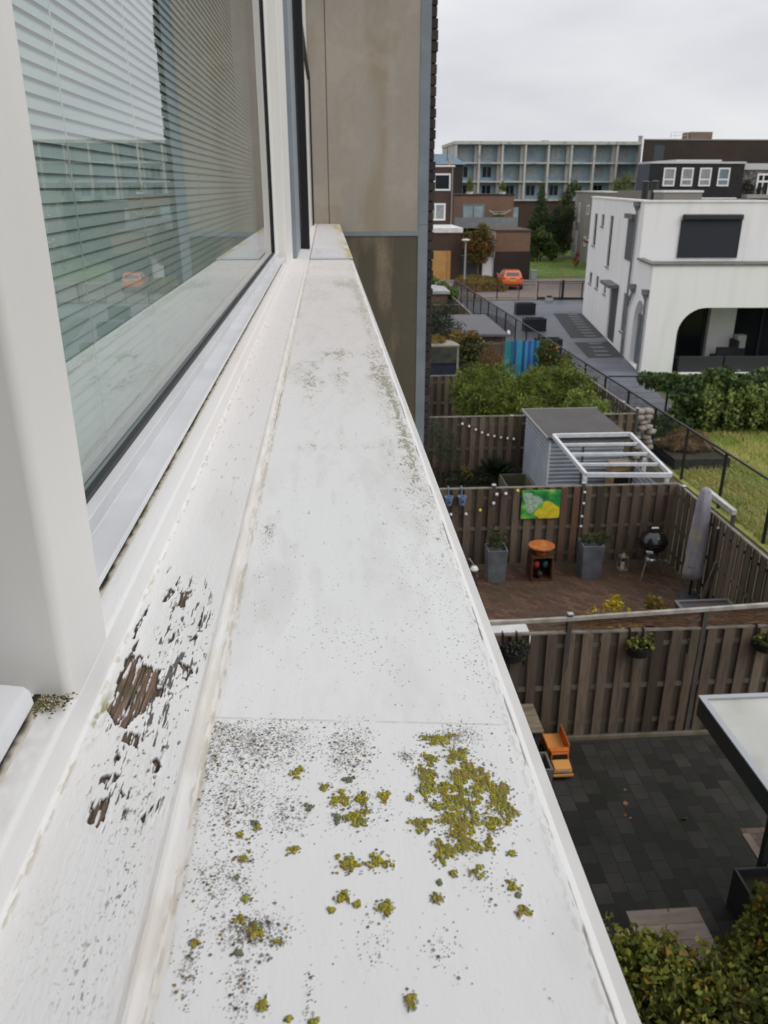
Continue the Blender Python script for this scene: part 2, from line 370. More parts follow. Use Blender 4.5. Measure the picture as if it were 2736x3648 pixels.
def ledge_fn(px, py, pd):
    n1 = fbm(px*7, py*2.5, 1); n2 = fbm(px*60, py*22, 5); n3 = fbm(px*240, py*80, 9); n4 = fbm(px*22, py*5, 13)
    c = np.ones(px.shape+(3,))*np.array((.80, .80, .80))
    far = sstep(1.9, 6.5, py)
    c = mixc(c, (.69, .65, .63), far*.8); c = mixc(c, (.66, .65, .635), sstep(.5, .8, n1)*.5)
    c = mixc(c, (.62, .60, .57), sstep(.52, .8, n4)*.35*sstep(1.4, 2.2, py))
    joint = 1.349-.11*(px-.04)                                    # seam between the two lengths of sheet
    jd = np.abs(py-joint); c = mixc(c, (.52, .50, .47), (1-sstep(.0012, .0045, jd))*.55*sstep(.3, .5, fbm(px*30, py*5, 3)))
    c = mixc(c, (.66, .64, .62), (1-sstep(0, .35, py-joint))*(py > joint)*sstep(.35, .7, n2)*.15)
    # algae and grime: along the outer edge, along the seam with the timber, loose patches further off
    edge = sstep(.18, .335, px); inner = 1-sstep(-.252, -.236, px)
    g = edge*.10*sstep(1.7, 3, py)+.10*sstep(3.5, 5, py)*sstep(.5, .62, n1)
    for x, y, sx, sy, a in ((.315, 3.6, .022, .9, .20), (.27, 4.6, .05, .5, .12), (-.10, 4.3, .05, .35, .17), (.06, 4.6, .05, .3, .15), (.1, 5.2, .2, .15, .12), (.22, 3.1, .05, .2, .1), (-.2, 2.35, .012, .1, .2), (-.03, 3.2, .2, .05, .1), (.2, 9.2, .14, .35, .32), (.30, 7.6, .03, 1.6, .2), (.1, 11, .25, .3, .18)):
        g = g+a*np.exp(-((px-x)/sx)**2-((py-y)/sy)**2)
    st = sstep(.70-g, .80-g, n3*.55+n2*.45); c = mixc(c, (.15, .14, .105), st*(.8-.5*sstep(4.5, 7, py))*sstep(1.4, 2.1, py))
    c = mixc(c, (.50, .43, .30), np.clip(g*1.2, 0, .55)*sstep(.3, .6, n2))
    c = mixc(c, (.36, .30, .19), inner*.6*sstep(.42, .66, fbm(px*160, py*24, 21)))
    c = mixc(c, (.07, .055, .03), (1-sstep(.0012, .0034, np.abs(px+.2545)))*sstep(2.2, 3, py)*sstep(.40, .55, fbm(py*3, px*20, 23))*.9)
    c = mixc(c, (.66, .60, .50), (1-sstep(-.255, -.242, px))*.4)
    hz = np.zeros(px.shape)
    for x, y, rx, ry, d in DENS: hz = np.maximum(hz, d*np.exp(-((px-x)/rx/.8)**2-((py-y)/ry/.8)**2))
    c = mixc(c, (.20, .18, .15), np.clip(hz, 0, 1.2)*.62*sstep(.42, .72, n3)*sstep(.35, .62, n2)*(py < 1.38))
    A, B = specks(px, py, speck_list(4)); A = A*(px < .335)
    c = mixc(c, (.05, .045, .035), np.clip(A*1.15*sstep(.2, .42, n3+.15), 0, 1)*np.where(B > .8, .8, 1.))
    c = np.where((B > .88)[..., None] & (A > .3)[..., None], np.array((.24, .15, .03)), c)
    cr = np.zeros(px.shape); gy_ = np.zeros(px.shape)           # flat lichen crust, ragged edges; older dark thallus also paints shadow between lobes
    for k, (x, y, rx, ry) in enumerate(LICH+GREY):
        a_ = np.arctan2(py-y, px-x); q = np.hypot((px-x)/rx, (py-y)/ry)/(1+.28*np.sin(3*a_+k)+.18*np.sin(5*a_+2*k))
        m_ = 1-q+1.3*(n2-.5)+1.5*(n3-.5); cr = np.maximum(cr, m_)
        if k >= len(LICH): gy_ = np.maximum(gy_, m_)
    ck_ = sstep(.42, .50, cr+.5*(n3-.5)); lc = mixc(np.ones(c.shape)*np.array((.16, .14, .018)), (.24, .18, .022), sstep(.5, .7, n2)); lc = mixc(lc, (.055, .045, .012), sstep(.50, .36, n3)*.8)
    lc = mixc(lc, (.15, .17, .11), sstep(.06, .2, gy_)); c = c*(1-ck_[..., None])+lc*ck_[..., None]
    nose = sstep(.338, .352, px); crack = 1-sstep(.0012, .0034, np.abs(px-.348-.004*(vnoise(py*6, py*0, 2)-.5)))
    c = mixc(c, (.74, .735, .725), nose*.9)
    c = mixc(c, (.10, .09, .075), crack*sstep(.50, .60, fbm(py*9, px*90, 31))*.75)
    c = mixc(c, (.30, .26, .20), (1-sstep(.0, .008, np.abs(px-.346)))*sstep(.60, .72, fbm(py*60, px*200, 33))*.7)
    c = mixc(c, (.55, .50, .42), (1-sstep(.0, .010, np.abs(px-.337)))*sstep(.42, .62, n3)*.45)
    dz = (n1-.5)*.0010+(n3-.5)*.00008+A*.0003+ck_*(.0005+.0009*n3*sstep(.06, .5, cr))-crack*.0004*sstep(.4, .6, fbm(py*9, px*90, 31))
    return dz, c
lg = thing('window_ledge', 'long white painted ledge with grime specks running along under the window', 'window ledge', (X(.05), X(6.5), Z(1.0)))
Yl = ramp_y(.45, 12.7, .0014)
V, F, C = profile_grid([(-.262, .998), (-.255, 1.0), (.340, 1.0), (.350, 1.001), (.372, 1.018), (.387, 1.045), (.389, 1.13)], [3, 400, 12, 12, 8, 8], Yl, ledge_fn)
np_mesh('ledge_sheet', V, F, m_ledge, lg, True, C)
MB().box((X(-.25), X(-1), Z(1.5)), (X(.384), X(12.7), Z(1.012))).build('ledge_core', m_white, lg)
# lichen: lumpy crusts of little lobes
rs = np.random.RandomState(8); LV = []; LF = []; LC = []; nv = 0
ico = bmesh.new(); bmesh.ops.create_icosphere(ico, subdivisions=1, radius=1)
IV = np.array([v.co[:] for v in ico.verts]); IF = np.array([[v.index for v in f.verts] for f in ico.faces]); ico.free()
def lobe(x, y, r, ht, col):
    global nv
    V = IV*(1+.35*(rs.rand(len(IV), 1)-.5)); a = rs.rand()*6.28
    V = np.c_[V[:, 0]*cos(a)-V[:, 1]*sin(a), V[:, 0]*sin(a)+V[:, 1]*cos(a), V[:, 2]]*np.array((r, r*(.7+.6*rs.rand()), ht))
    LV.append(V+np.array((x, y, Z(1.0)+ht*.25))); LF.append(IF+nv); nv += len(IV)
    LC.append(np.tile(np.array(col)*(.8+.4*rs.rand()), (len(IV), 1))*(1+.25*(V[:, 2:]/ht)))  # lobe tops painted lighter than their undersides, as if lit from above
for k, (x, y, rx, ry) in enumerate(LICH+GREY):
    grey = k >= len(LICH); rx, ry = (rx*.7, ry*.7) if grey else (rx, ry); area = rx*ry*HH*HH; n = int(7+area*3.4e6)
    for _ in range(n):
        a = rs.rand()*6.28; q = sqrt(rs.rand())*(.9+.35*sin(a*3+k)+.25*sin(a*5+2*k)); lx = (x+cos(a)*rx*q)*HH; ly = (y+sin(a)*ry*q)*HH
        if fbm(np.array([lx*260.]), np.array([ly*260.]), 6, 2)[0] < .30: continue
        t = rs.rand(); c = (.32, .285, .03) if t < .5 else ((.22, .23, .03) if t < .8 else (.29, .20, .02))
        if grey or t > .965: c = (.15, .17, .10)
        lobe(lx, ly, .0005+.0006*rs.rand(), .0006+.0005*rs.rand(), c)
lichen = np_mesh('lichen', np.concatenate(LV), np.concatenate(LF), paint_mat('lichen crust', .85, .0005, 900), None, True, np.concatenate(LC), org=(X(.1), X(1.1), Z(1)))
tag(lichen, 'mustard yellow and grey lichen crusts growing on the near end of the white ledge', 'lichen', kind='stuff')
LV = []; LF = []; LC = []; nv = 0
for _ in range(900):
    u = rs.rand(); x = (-.60+.10*u+.012*rs.normal()) if rs.rand() < .6 else -.535-.02*u; y = 1.27+.016*rs.normal() if x > -.59 else 1.24+.02*rs.normal()
    lobe(x*HH, y*HH, .0003+.0006*rs.rand(), .0005, ((.09, .075, .02), (.05, .045, .025), (.18, .15, .03), (.40, .37, .30))[rs.randint(4)])
mo = np_mesh('moss', np.concatenate(LV)+np.array((0, 0, Z(.872)-Z(1.0))), np.concatenate(LF), paint_mat('moss crumbs', .95, .0004, 900), None, True, np.concatenate(LC), org=(X(-.55), X(1.26), Z(.87)))
tag(mo, 'dark crumbs of moss and dirt at the foot of the near window post', 'moss', kind='stuff')
# end cap over the far part of the ledge, pale bands painted as highlights
V, F, C = profile_grid([(-.245, .988), (.385, .988), (.389, 1.0)], [26, 2], [12.45+i*.1 for i in range(121)],
    lambda px, py, pd: (0*px, mixc(mixc(mixc(np.ones(px.shape+(3,))*np.array((.62, .605, .615)), (.71, .70, .71), sstep(.4, .7, vnoise(py*.9, px*0+3, 4))), (.50, .44, .20),
        np.clip(sstep(.16, .36, px)*sstep(.4, .62, fbm(px*8, py*1.2, 6))*.9+.8*np.exp(-((px-.22)/.2)**2-((py-22.5)/1.2)**2)*sstep(.35, .5, fbm(px*12, py, 8)), 0, 1)), (.45, .43, .4), sstep(.6, .8, fbm(px*20, py*6, 3))*.4)))
cap = np_mesh('ledge_cap', V, F, m_ledge, lg, False, C)
MB().box((X(-.245), X(12.452), Z(1.0)), (X(.385), X(24.4), Z(.9895))).build('cap_body', m_trim, lg)

# the window: timber bottom rail with peeling paint, posts, glazing profile, pane
win = thing('window', 'large white framed window with a rotting bottom rail and closed blind behind its glass', 'window', (X(-.55), X(6), Z(.97)))
PEEL = [[(-.462,1.586),(-.4306,1.5782),(-.4296,1.5452),(-.3861,1.5315),(-.3777,1.4638),(-.3581,1.4331),(-.3855,1.4254),(-.3888,1.3747),(-.4048,1.3624),(-.412,1.3239),(-.4361,1.3383),(-.4515,1.37),(-.4672,1.38),(-.4601,1.4401),(-.4658,1.5002),(-.4615,1.5312),(-.4675,1.5641)],[(-.4108,1.307),(-.3831,1.3093),(-.3821,1.2686),(-.4116,1.2826)],[(-.4271,1.1763),(-.4039,1.1925),(-.3961,1.1795),(-.4064,1.154)],[(-.4229,1.12),(-.397,1.1298),(-.3935,1.0879),(-.399,1.0618),(-.4178,1.0753)],[(-.3455,1.2349),(-.3298,1.2301),(-.3308,1.1966),(-.3412,1.201)],[(-.4295,1.9127),(-.4185,1.8891),(-.4224,1.8523),(-.4291,1.824),(-.4369,1.8388),(-.4332,1.8751)],[(-.3975,1.8877),(-.3671,1.9046),(-.3684,1.8782),(-.3811,1.8495),(-.3787,1.8135),(-.3957,1.8146),(-.3961,1.8578)],[(-.4647,1.8264),(-.463,1.7845),(-.4687,1.7251),(-.4644,1.712),(-.4682,1.6564),(-.4731,1.6936),(-.4702,1.7714)],[(-.4541,1.6554),(-.453,1.6139),(-.4607,1.5803),(-.4642,1.5694),(-.4607,1.6144)],[(-.3307,1.8173),(-.3282,1.7753),(-.3288,1.7221),(-.3332,1.7191),(-.3322,1.7688)],[(-.3309,1.7029),(-.3301,1.6653),(-.3408,1.6538),(-.3329,1.6841)],[(-.4171,1.9751),(-.4163,1.9273),(-.4194,1.929)],[(-.3337,1.0839),(-.3126,1.1257),(-.3128,1.1028),(-.3236,1.0782)],[(-.3871,1.151),(-.3792,1.1471),(-.3668,1.1327),(-.3757,1.1317)],[(-.3504,1.5617),(-.3239,1.5434),(-.3176,1.5215),(-.3251,1.4958),(-.3243,1.5272),(-.3476,1.545)],[(-.3772,1.4613),(-.3626,1.4578),(-.3614,1.4285),(-.3753,1.4295)],[(-.3775,1.7061),(-.3701,1.6803),(-.3826,1.6445),(-.3878,1.6389),(-.3817,1.6749)],[(-.3815,1.6033),(-.3849,1.5807),(-.385,1.5978)],[(-.4102,1.2393),(-.4018,1.2349),(-.405,1.2276)],[(-.451,2.0356),(-.4535,1.998),(-.4561,2.0023),(-.4551,2.0274)]]
def poly_sd(px, py, poly):
    """signed distance to a polygon, negative inside (Y squeezed, so edges run with the grain)"""
    d = np.full(px.shape, 9.); ins = np.zeros(px.shape, bool); n = len(poly); q = .6
    for i in range(n):
        x0, y0 = poly[i]; x1, y1 = poly[(i+1) % n]; ex, ey = x1-x0, (y1-y0)*q
        wx, wy = px-x0, (py-y0)*q; t = np.clip((wx*ex+wy*ey)/(ex*ex+ey*ey+1e-12), 0, 1)
        d = np.minimum(d, np.hypot(wx-ex*t, wy-ey*t))
        c = ((y0 > py) != (y1 > py)) & (px < (x1-x0)*(py-y0)/(y1-y0+1e-12)+x0); ins ^= c
    return np.where(ins, -d, d)
def timber_fn(px, py, pd):
    flat = sstep(-.488, -.482, px)*(1-sstep(-.30, -.285, px))
    n1 = fbm(px*8, py*2, 41); n2 = fbm(px*130, py*42, 43); n3 = fbm(px*420, py*60, 47); n5 = fbm(px*260, py*55, 53, 3)
    c = np.ones(px.shape+(3,))*np.array((.74, .735, .725))
    c = mixc(c, (.70, .665, .645), sstep(1.8, 5, py)*.8); c = mixc(c, (.66, .64, .62), sstep(.55, .8, n1)*.4)
    sd = np.full(px.shape, 9.); sel = (py[:, 0] > 1.0) & (py[:, 0] < 2.2)
    for p in PEEL: sd[sel] = np.minimum(sd[sel], poly_sd(px[sel], py[sel], p))
    sd = sd-.0014+(n2-.5)*.0075+(n5-.5)*.007
    bare = 1-sstep(-.0010, .0008, sd)
    den = np.zeros(px.shape)                                     # zone of flaking and hairline cracks along the grain
    for x, y, sx, sy, a in ((-.35, 1.55, .07, .25, 1), (-.36, 1.32, .09, .2, 1), (-.38, 1.15, .09, .14, .5), (-.44, 1.3, .03, .2, .4), (-.38, 1.85, .07, .15, .55)):
        den = np.maximum(den, a*np.exp(-((px-x)/sx)**2-((py-y)/sy)**2))
    ck = fbm(px*190+4*(n1-.5), py*17, 61, 3); crk = sstep(.745-.14*den, .762-.14*den, ck+.22*(n5-.5))*sstep(.12, .35, den)*flat
    crk = crk*sstep(.40, .52, fbm(px*40, py*16, 67))
    fl = sstep(.755-.075*den, .785-.075*den, fbm(px*150, py*70, 71, 3))*sstep(.15, .5, den)*flat
    spk = sstep(.69, .76, fbm(px*300, py*150, 81, 2))*.9*np.clip(np.exp(-((px+.35)/.03)**2-((py-1.09)/.12)**2)*.8+np.exp(-((px+.327)/.022)**2-((py-.94)/.08)**2)*1.1+np.exp(-((px+.345)/.03)**2-((py-.78)/.1)**2)*.9+np.exp(-((px+.42)/.05)**2-((py-.85)/.15)**2)*.25, 0, 1)*flat
    left = sstep(.635, .66, fbm(px*190, py*24, 91, 3))*sstep(-.07, -.004, sd)*.95     # slivers of paint still clinging to the wood
    wood = np.ones(c.shape)*np.array((.150, .092, .058)); gr = fbm(px*360, py*10, 95, 4)
    wood = mixc(wood, (.020, .014, .010), sstep(.5, .7, gr)); wood = mixc(wood, (.24, .175, .13), sstep(.52, .3, gr)*.5)
    wood = mixc(wood, (.055, .050, .012), sstep(.45, .65, fbm(px*50, py*20, 97))*.6)
    wood = mixc(wood, (.012, .010, .008), 1-sstep(.001, .006, -sd))
    c = mixc(c, (.05, .045, .035), np.clip(crk*.9+fl*.75+spk*.8, 0, 1))
    b = bare*(1-left); c = c*(1-b[..., None])+wood*b[..., None]
    gl = 1-sstep(.0, .009, np.abs(px+.481)); c = mixc(c, (.42, .36, .22), gl*.6*sstep(.50, .65, fbm(px*140, py*34, 99)))
    gs = 1-sstep(.0, .006, np.abs(px+.262)); c = mixc(c, (.36, .31, .22), gs*.7*sstep(.48, .64, fbm(px*140, py*26, 101)))
    c = mixc(c, (.60, .56, .50), (sstep(-.296, -.284, px)*sstep(-.250, -.262, px))*(.35+.65*sstep(.4, .65, fbm(px*60, py*7, 111)))*.75)
    gr_ = sstep(-.492, -.51, px)*(1-sstep(1.15, 1.35, py)); c = mixc(c, (.36, .34, .29), np.clip(gr_*(.25+.75*sstep(-.52, -.56, px)), 0, 1)*sstep(.35, .7, fbm(px*40, py*30, 107))*.8)
    moss = (1-sstep(0, .02, np.abs(px+.470)))*np.exp(-((py-1.36)/.07)**2); c = mixc(c, (.20, .22, .03), moss*.9*sstep(.35, .6, n2))
    thin = (1-sstep(.0005, .0022, np.abs(py-4.33-.3*(px+.4))))*(px > -.47)*.55; c = mixc(c, (.3, .28, .25), thin)
    dark = sstep(.76, .80, fbm(px*100, py*14, 103))*sstep(2.1, 3, py)*.5*flat; c = mixc(c, (.22, .2, .17), dark)
    dz = -.0011*b-.0005*np.clip(crk+fl, 0, 1)+.0007*sstep(.012, .0, sd)*(1-b)*flat*n2+(n1-.5)*.0008+(n3-.5)*.0002+b*(gr-.5)*-.0012
    return dz, c
V, F, C = profile_grid([(-.585, .862), (-.545, .873), (-.496, .889), (-.490, .895), (-.488, .962), (-.482, .968), (-.292, .984), (-.284, .983), (-.278, .985), (-.272, .994), (-.258, .999)],
    [6, 10, 4, 14, 5, 190, 6, 6, 8, 6], ramp_y(.45, 24.45, .0021), timber_fn)
np_mesh('bottom_rail', V, F, m_timber, win, True, C)
MB().box((X(-.62), X(-1), Z(1.4)), (X(-.275), X(24.4), Z(1.004))).build('rail_core', m_white, win)
MB().box((X(-1.05), X(1.293), Z(1.2)), (X(-.490), X(1.547), 9.0)).build('post', m_white, win, bevel=X(.020), segs=4)
p = MB().box((X(-1.0), X(10.45), Z(.95)), (X(-.490), X(13.05), 9.0)); p.build('post', m_white, win, bevel=X(.008))
MB().box((X(-.62), X(9.9), Z(.80)), (X(-.595), X(10.45), 9.0)).build('inner_stop', m_white, win)
PR = [(-.64, .715), (-.604, .7235), (-.573, .727), (-.598, .800), (-.515, .797), (-.513, .812), (-.56, .835), (-.64, .868)]
def alu(PR, y0, y1):
    mb = MB(); n = len(PR)
    vs = [(X(a), X(y0), Z(d)) for a, d in PR]+[(X(a), X(y1), Z(d)) for a, d in PR]
    mb.add(vs, [tuple(range(n)), tuple(reversed(range(n, 2*n)))]+[((i+1) % n, i, n+i, n+(i+1) % n) for i in range(n)])
    return mb.build('glazing_profile', m_alu, win, bevel=X(.003))
alu(PR, 1.547, 10.35); alu([(-.64, .79), (-.545, .805), (-.535, .815), (-.532, .842), (-.56, .85), (-.64, .868)], .2, 1.225)
g = MB().box((X(-.622), X(1.70), Z(.732)), (X(-.603), X(10.4), Z(.708))); g.build('gasket', m_rubber, win, bevel=X(.004))
g = MB().box((X(-.622), X(9.86), Z(.708)), (X(-.600), X(9.94), 8.95)); g.build('gasket', m_rubber, win)
V, F, C = profile_grid([(-.60, .869), (-.552, .8705), (-.535, .876)], [10, 8], ramp_y(.3, 10.3, .006, mxs=.03),
    lambda px, py, pd: (fbm(px*200, py*60, 7)*.0012, mixc(mixc(np.ones(px.shape+(3,))*np.array((.02, .018, .012)), (.12, .10, .03), sstep(.5, .7, fbm(px*80, py*25, 11))), (.6, .56, .48), sstep(-.548, -.537, px+.012*(fbm(px*60, py*30, 5)-.5)))))
np_mesh('sealing_strip', V, F, paint_mat('mossy seal', .9), win, False, C)
MB().quad((X(-.62), X(1.5), Z(.72)), (X(-.62), X(9.95), Z(.72)), (X(-.62), X(9.95), 8.98), (X(-.62), X(1.5), 8.98)).build('pane', m_glass, win)
MB().box((X(-1.0), X(1.0), 8.98), (X(-.49), X(13), 9.12)).build('head', m_white, win)
# venetian blind behind the pane
bl = thing('venetian_blind', 'closed pale venetian blind hanging behind the window pane', 'blind', (X(-.80), X(5.8), Z(.9)))
m_slat = M('pale green grey slat', (.50, .555, .545), .42, spec=.4)
SL = []; SF = []; n = 0; zz = Z(.82)
while zz < 8.93:
    tilt = radians(66); wd = .0146
    for k in range(5):
        t = (k/4-.5); o_ = t*wd; crown = (.25-t*t)*.0045
        x = X(-.80)+cos(tilt)*o_+sin(tilt)*crown; z = zz-sin(tilt)*o_+cos(tilt)*crown
        SL += [(x, X(1.56), z), (x, X(9.95), z)]
    for k in range(4): SF.append((n+2*k, n+2*k+2, n+2*k+3, n+2*k+1))
    n += 10; zz += .0112
me_v = np.array(SL); np_mesh('slats', me_v, np.array(SF), m_slat, bl, True)
mb = MB()
for y in (2.74, 3.73, 5.45, 7.4, 9.2):
    mb.beam((X(-.776), X(y), Z(.85)), (X(-.776), X(y), 8.93), .0011)
mb.build('ladder_cords', M('blind cord', (.62, .65, .64), .8), bl)
MB().box((X(-.83), X(1.56), Z(.86)), (X(-.775), X(9.95), Z(.83))).build('bottom_rail', m_slat, bl)

def panel_mat(name, a, b_, st):
    m, n, bs = new_mat(name); bs.inputs['Roughness'].default_value = .75; bs.inputs['Specular IOR Level'].default_value = .25
    g = n.nodes.new('ShaderNodeNewGeometry'); col = None
    for sc, stretch, lo, hi, c, amt in ((1.6, (1, 1, .7), .35, .65, b_, .8), (9, (1, 1, .06), .45, .75, st, .35), (2.2, (1.6, 1, .45), .54, .68, (.30, .245, .165), .75), (60, (1, 1, .5), .4, .7, b_, .45), (3.2, (1, 1, 1), .55, .62, tuple(k*1.15 for k in a), .35)):
        mp = n.nodes.new('ShaderNodeMapping'); mp.inputs['Scale'].default_value = stretch; L(n, g.outputs['Position'], mp.inputs[0])
        t = n.nodes.new('ShaderNodeTexNoise'); t.inputs['Scale'].default_value = sc; t.inputs['Detail'].default_value = 5; L(n, mp.outputs[0], t.inputs['Vector'])
        k = n.nodes.new('ShaderNodeMapRange'); k.inputs[1].default_value = lo; k.inputs[2].default_value = hi; k.inputs[4].default_value = amt; L(n, t.outputs[0], k.inputs[0])
        mx = n.nodes.new('ShaderNodeMixRGB'); L(n, k.outputs[0], mx.inputs[0]); mx.inputs[2].default_value = (*c, 1)
        if col: L(n, col, mx.inputs[1])
        else: mx.inputs[1].default_value = (*a, 1)
        col = mx.outputs[0]
    L(n, col, bs.inputs['Base Color']); return m
YB = X(24.5)
m_pan = panel_mat('fibre cement panel', (.385, .345, .295), (.325, .29, .245), (.42, .385, .34))
m_pan2 = panel_mat('darker fibre cement panel', (.122, .106, .074), (.10, .087, .06), (.134, .118, .088))  # lower panel in a darker brown than the upper ones
# the apartment facade round the window (below the ledge, above the window, the dark room inside)
fac = thing('apartment_facade', 'grey rendered apartment wall carrying the white window and its ledge', 'facade', (X(-1), 3, 0))
m_wall = M('grey render', (.32, .31, .29), .9, var=(.24, .23, .21), scale=2, bump=.003)
MB().box((-.30, -4, 0), (X(.30), 6.86, Z(1.5)-.002)).build('lower_wall', m_wall, fac)
MB().box((-.30, -4, 9.121), (X(-.35), 6.86, 12.5)).build('upper_wall', m_wall, fac)
MB().box((-.30, -4, Z(1.5)), (X(-.60), X(-.6), 9.12)).build('side_wall', m_wall, fac)
MB().box((X(-.35)+.001, -4, 0), (.86, -1.05, 13)).build('unseen_shading_bay', m_pan, fac)  # unseen bay added behind the camera to darken the post's near face
m_room = M('dim room paint', (.22, .23, .22), .9)
rm = MB(); rm.quad((-4, -1, Z(2.5)), (-4, 6.8, Z(2.5)), (-4, 6.8, 9.4), (-4, -1, 9.4)); rm.quad((-4, -1, Z(2.5)), (X(-.66), -1, Z(2.5)), (X(-.66), 6.8, Z(2.5)), (-4, 6.8, Z(2.5)))
rm.quad((-4, -1, 9.4), (X(-.66), -1, 9.4), (X(-.66), 6.8, 9.4), (-4, 6.8, 9.4)); rm.quad((-4, 6.8, Z(2.5)), (X(-.66), 6.8, Z(2.5)), (X(-.66), 6.8, 9.4), (-4, 6.8, 9.4))
rm.build('room_shell', m_room, fac)
# neighbour's black framed window at the end of the ledge
nw = thing('window', 'narrow black framed window of the next flat beside the concrete panels', 'window', (X(-.33), X(19), Z(.95)))
MB().box((X(-.489), X(12.3), Z(.957)), (X(-.43), X(14.3), 9.3)).build('metal_jamb', m_trim, nw)
f = MB(); f.box((X(-.40), X(14.305), Z(.975)), (X(-.285), X(14.75), 9.4)); f.build('frame_post', m_black, nw)
f = MB(); f.box((X(-.36), X(23.3), Z(.972)), (X(-.315), X(23.65), Z(-2.66))); f.build('frame_post', m_black, nw)
MB().beam((X(-.345), X(14.8), Z(-2.62)), (X(-.345), X(23.5), Z(-2.62)), X(.05), X(.14)).build('frame_head', m_black, nw)
MB().beam((X(-.415), X(14.8), Z(-2.95)), (X(-.38), X(23.6), Z(-2.62)), X(.03), X(.10)).build('stay_arm', m_black, nw)
f = MB(); f.box((X(-.46), X(14.76), Z(.97)), (X(-.385), X(24.4), Z(-4.5))); f.build('inner_frame', m_white, nw)
f = MB()
for k in range(5): f.box((X(-.386), X(15.2), Z(.6-k*.62)), (X(-.365), X(15.9), Z(.57-k*.62)))
f.build('frame_clips', m_black, nw)
# projecting bay with fibre cement panels
bay = thing('projecting_bay', 'tall projecting bay clad in stained grey concrete panels with zinc corner trim', 'wall', (.4, 6.86, 0))
MB().box((X(.10)+.003, YB, Z(1.20)), (X(2.65), YB+.02, 13)).build('panel', m_pan, bay)
MB().box((-.30, YB, Z(.99)), (X(.10)-.003, YB+.02, 13)).build('panel', m_pan, bay)
tag(MB().box((X(-.2), YB+.001, 0), (X(2.65), YB+.02, Z(1.325))).build('panel', m_pan2, bay), 'darker lower panel')
MB().box((X(.3), YB-.006, Z(1.322)), (X(2.649), YB+.021, Z(1.203))).build('trim_rail', m_trim, bay)
MB().box((X(2.65), YB-.004, 0), (X(2.93), YB+.03, Z(1.02))).build('corner_trim', m_trim, bay)
MB().box((X(2.65), YB-.0042, Z(1.013)), (X(2.93), YB+.03, 13)).build('corner_trim', m_trim, bay)
MB().box((-.30, YB+.021, 0), (X(2.64), YB+6, 13)).build('core', m_wall, bay)
mb = MB(); rr = random.Random(3); z = 0.02
while z < 12.9:
    k = int(z/.075); ex = X(3.10)+rr.uniform(-.006, .008)
    mb.box((X(2.935), YB+.012+rr.uniform(-.004, .004), z), (ex, YB+(.21 if k % 2 else .1), z+.063)); z += .075
mb.build('brick_edge', M('dark brown brick', (.045, .038, .034), .9, isl=[(.03, .026, .024), (.07, .055, .045)], bump=.004, bscale=60), bay)
MB().box((X(2.66), YB+.031, 0), (X(3.072), YB+6, 12.9)).build('brick_side', M('mortar', (.05, .046, .042), .95), bay)

# ------------------------------------------------------------------ ground, paving, street, lawns
def sheet(name, poly, z, mat, label=None, cat=None, kind='structure', org=(0, 0, 0)):
    o = MB().quad(*[(x, y, z) for x, y in poly]).build(name, mat, org=org)
    return tag(o, label, cat, kind=kind)
m_soil = M('garden soil', (.035, .028, .02), .95, var=(.055, .05, .025), scale=1.5, stain=(.03, .035, .015), bump=.03, bscale=6)
m_land = M('rough ground', (.075, .085, .035), .95, var=(.10, .085, .05), scale=.15, stain=(.05, .06, .025), sscale=.6, bump=.02, bscale=3)
sheet('ground', [(-600, -300), (700, -300), (700, 1200), (-600, 1200)], -.02, m_land)
sheet('garden_soil', [(.2, 1), (9.6, 1), (9.2, 60), (.2, 60)], -.004, m_soil)
m_tile = brick_mat('charcoal patio tiles', (.018, .0175, .0155), (.055, .052, .046), (.016, .0155, .0135), .30, .21, 'yx', .006, .75, var=(.019, .020, .013), vscale=1.6, bump=.002)
sheet('patio', [(.35, 2.5), (5.15, 2.5), (5.15, 7.8), (7.3, 7.8), (7.3, 9.66), (.35, 9.66)], 0, m_tile)
m_pink = brick_mat('brown concrete pavers', (.12, .085, .07), (.16, .12, .10), (.07, .06, .05), .2, .1, 'xy', .006, .85, var=(.09, .08, .06))
sheet('paving', [(5.15, 2.5), (7.3, 2.5), (7.3, 7.8), (5.15, 7.8)], 0, m_pink)
single(MB().box((5.12, 2.5, -.01), (5.22, 7.7, .012)), 'edging', M('pink concrete edging', (.24, .18, .15), .9, var=(.15, .13, .10), scale=4), 'pinkish edging strip along the dark patio under the canopy', 'edging', bevel=.006)
m_brickpave = brick_mat('red brick paving', (.070, .036, .023), (.135, .072, .046), (.03, .026, .018), .21, .105, 'xy', .008, .7, var=(.046, .036, .017), vscale=.7, angle=radians(45), bump=.003)
sheet('terrace', [(.95, 9.95), (7.3, 9.95), (7.3, 15.6), (.95, 15.6)], 0, m_brickpave)
m_drive = brick_mat('blue grey drive slabs', (.105, .112, .132), (.155, .162, .185), (.10, .105, .118), 1.2, .8, 'xy', .012, .5, var=(.085, .09, .106), vscale=.35, bump=.001)
sheet('driveway', [(9.75, 21.5), (12.9, 21.5), (13.0, 30), (13.66, 34.4), (16.6, 52.8), (18.6, 59.4), (9.2, 59.4)], .0, m_drive)
m_strip = M('dark gravel bed', (.035, .036, .036), .85, var=(.058, .059, .058), scale=7, bump=.01, bscale=40)
sheet('gravel_bed', [(14.7, 52.9), (16.52, 52.8), (15.15, 43.8), (13.22, 43.6)], .008, m_strip)
sheet('gravel_bed', [(13.02, 42.4), (14.9, 42.3), (14.30, 38.3), (12.5, 38.15)], .008, m_strip)
m_slab = M('pale stepping slab', (.12, .125, .135), .7, var=(.095, .10, .105), scale=3)
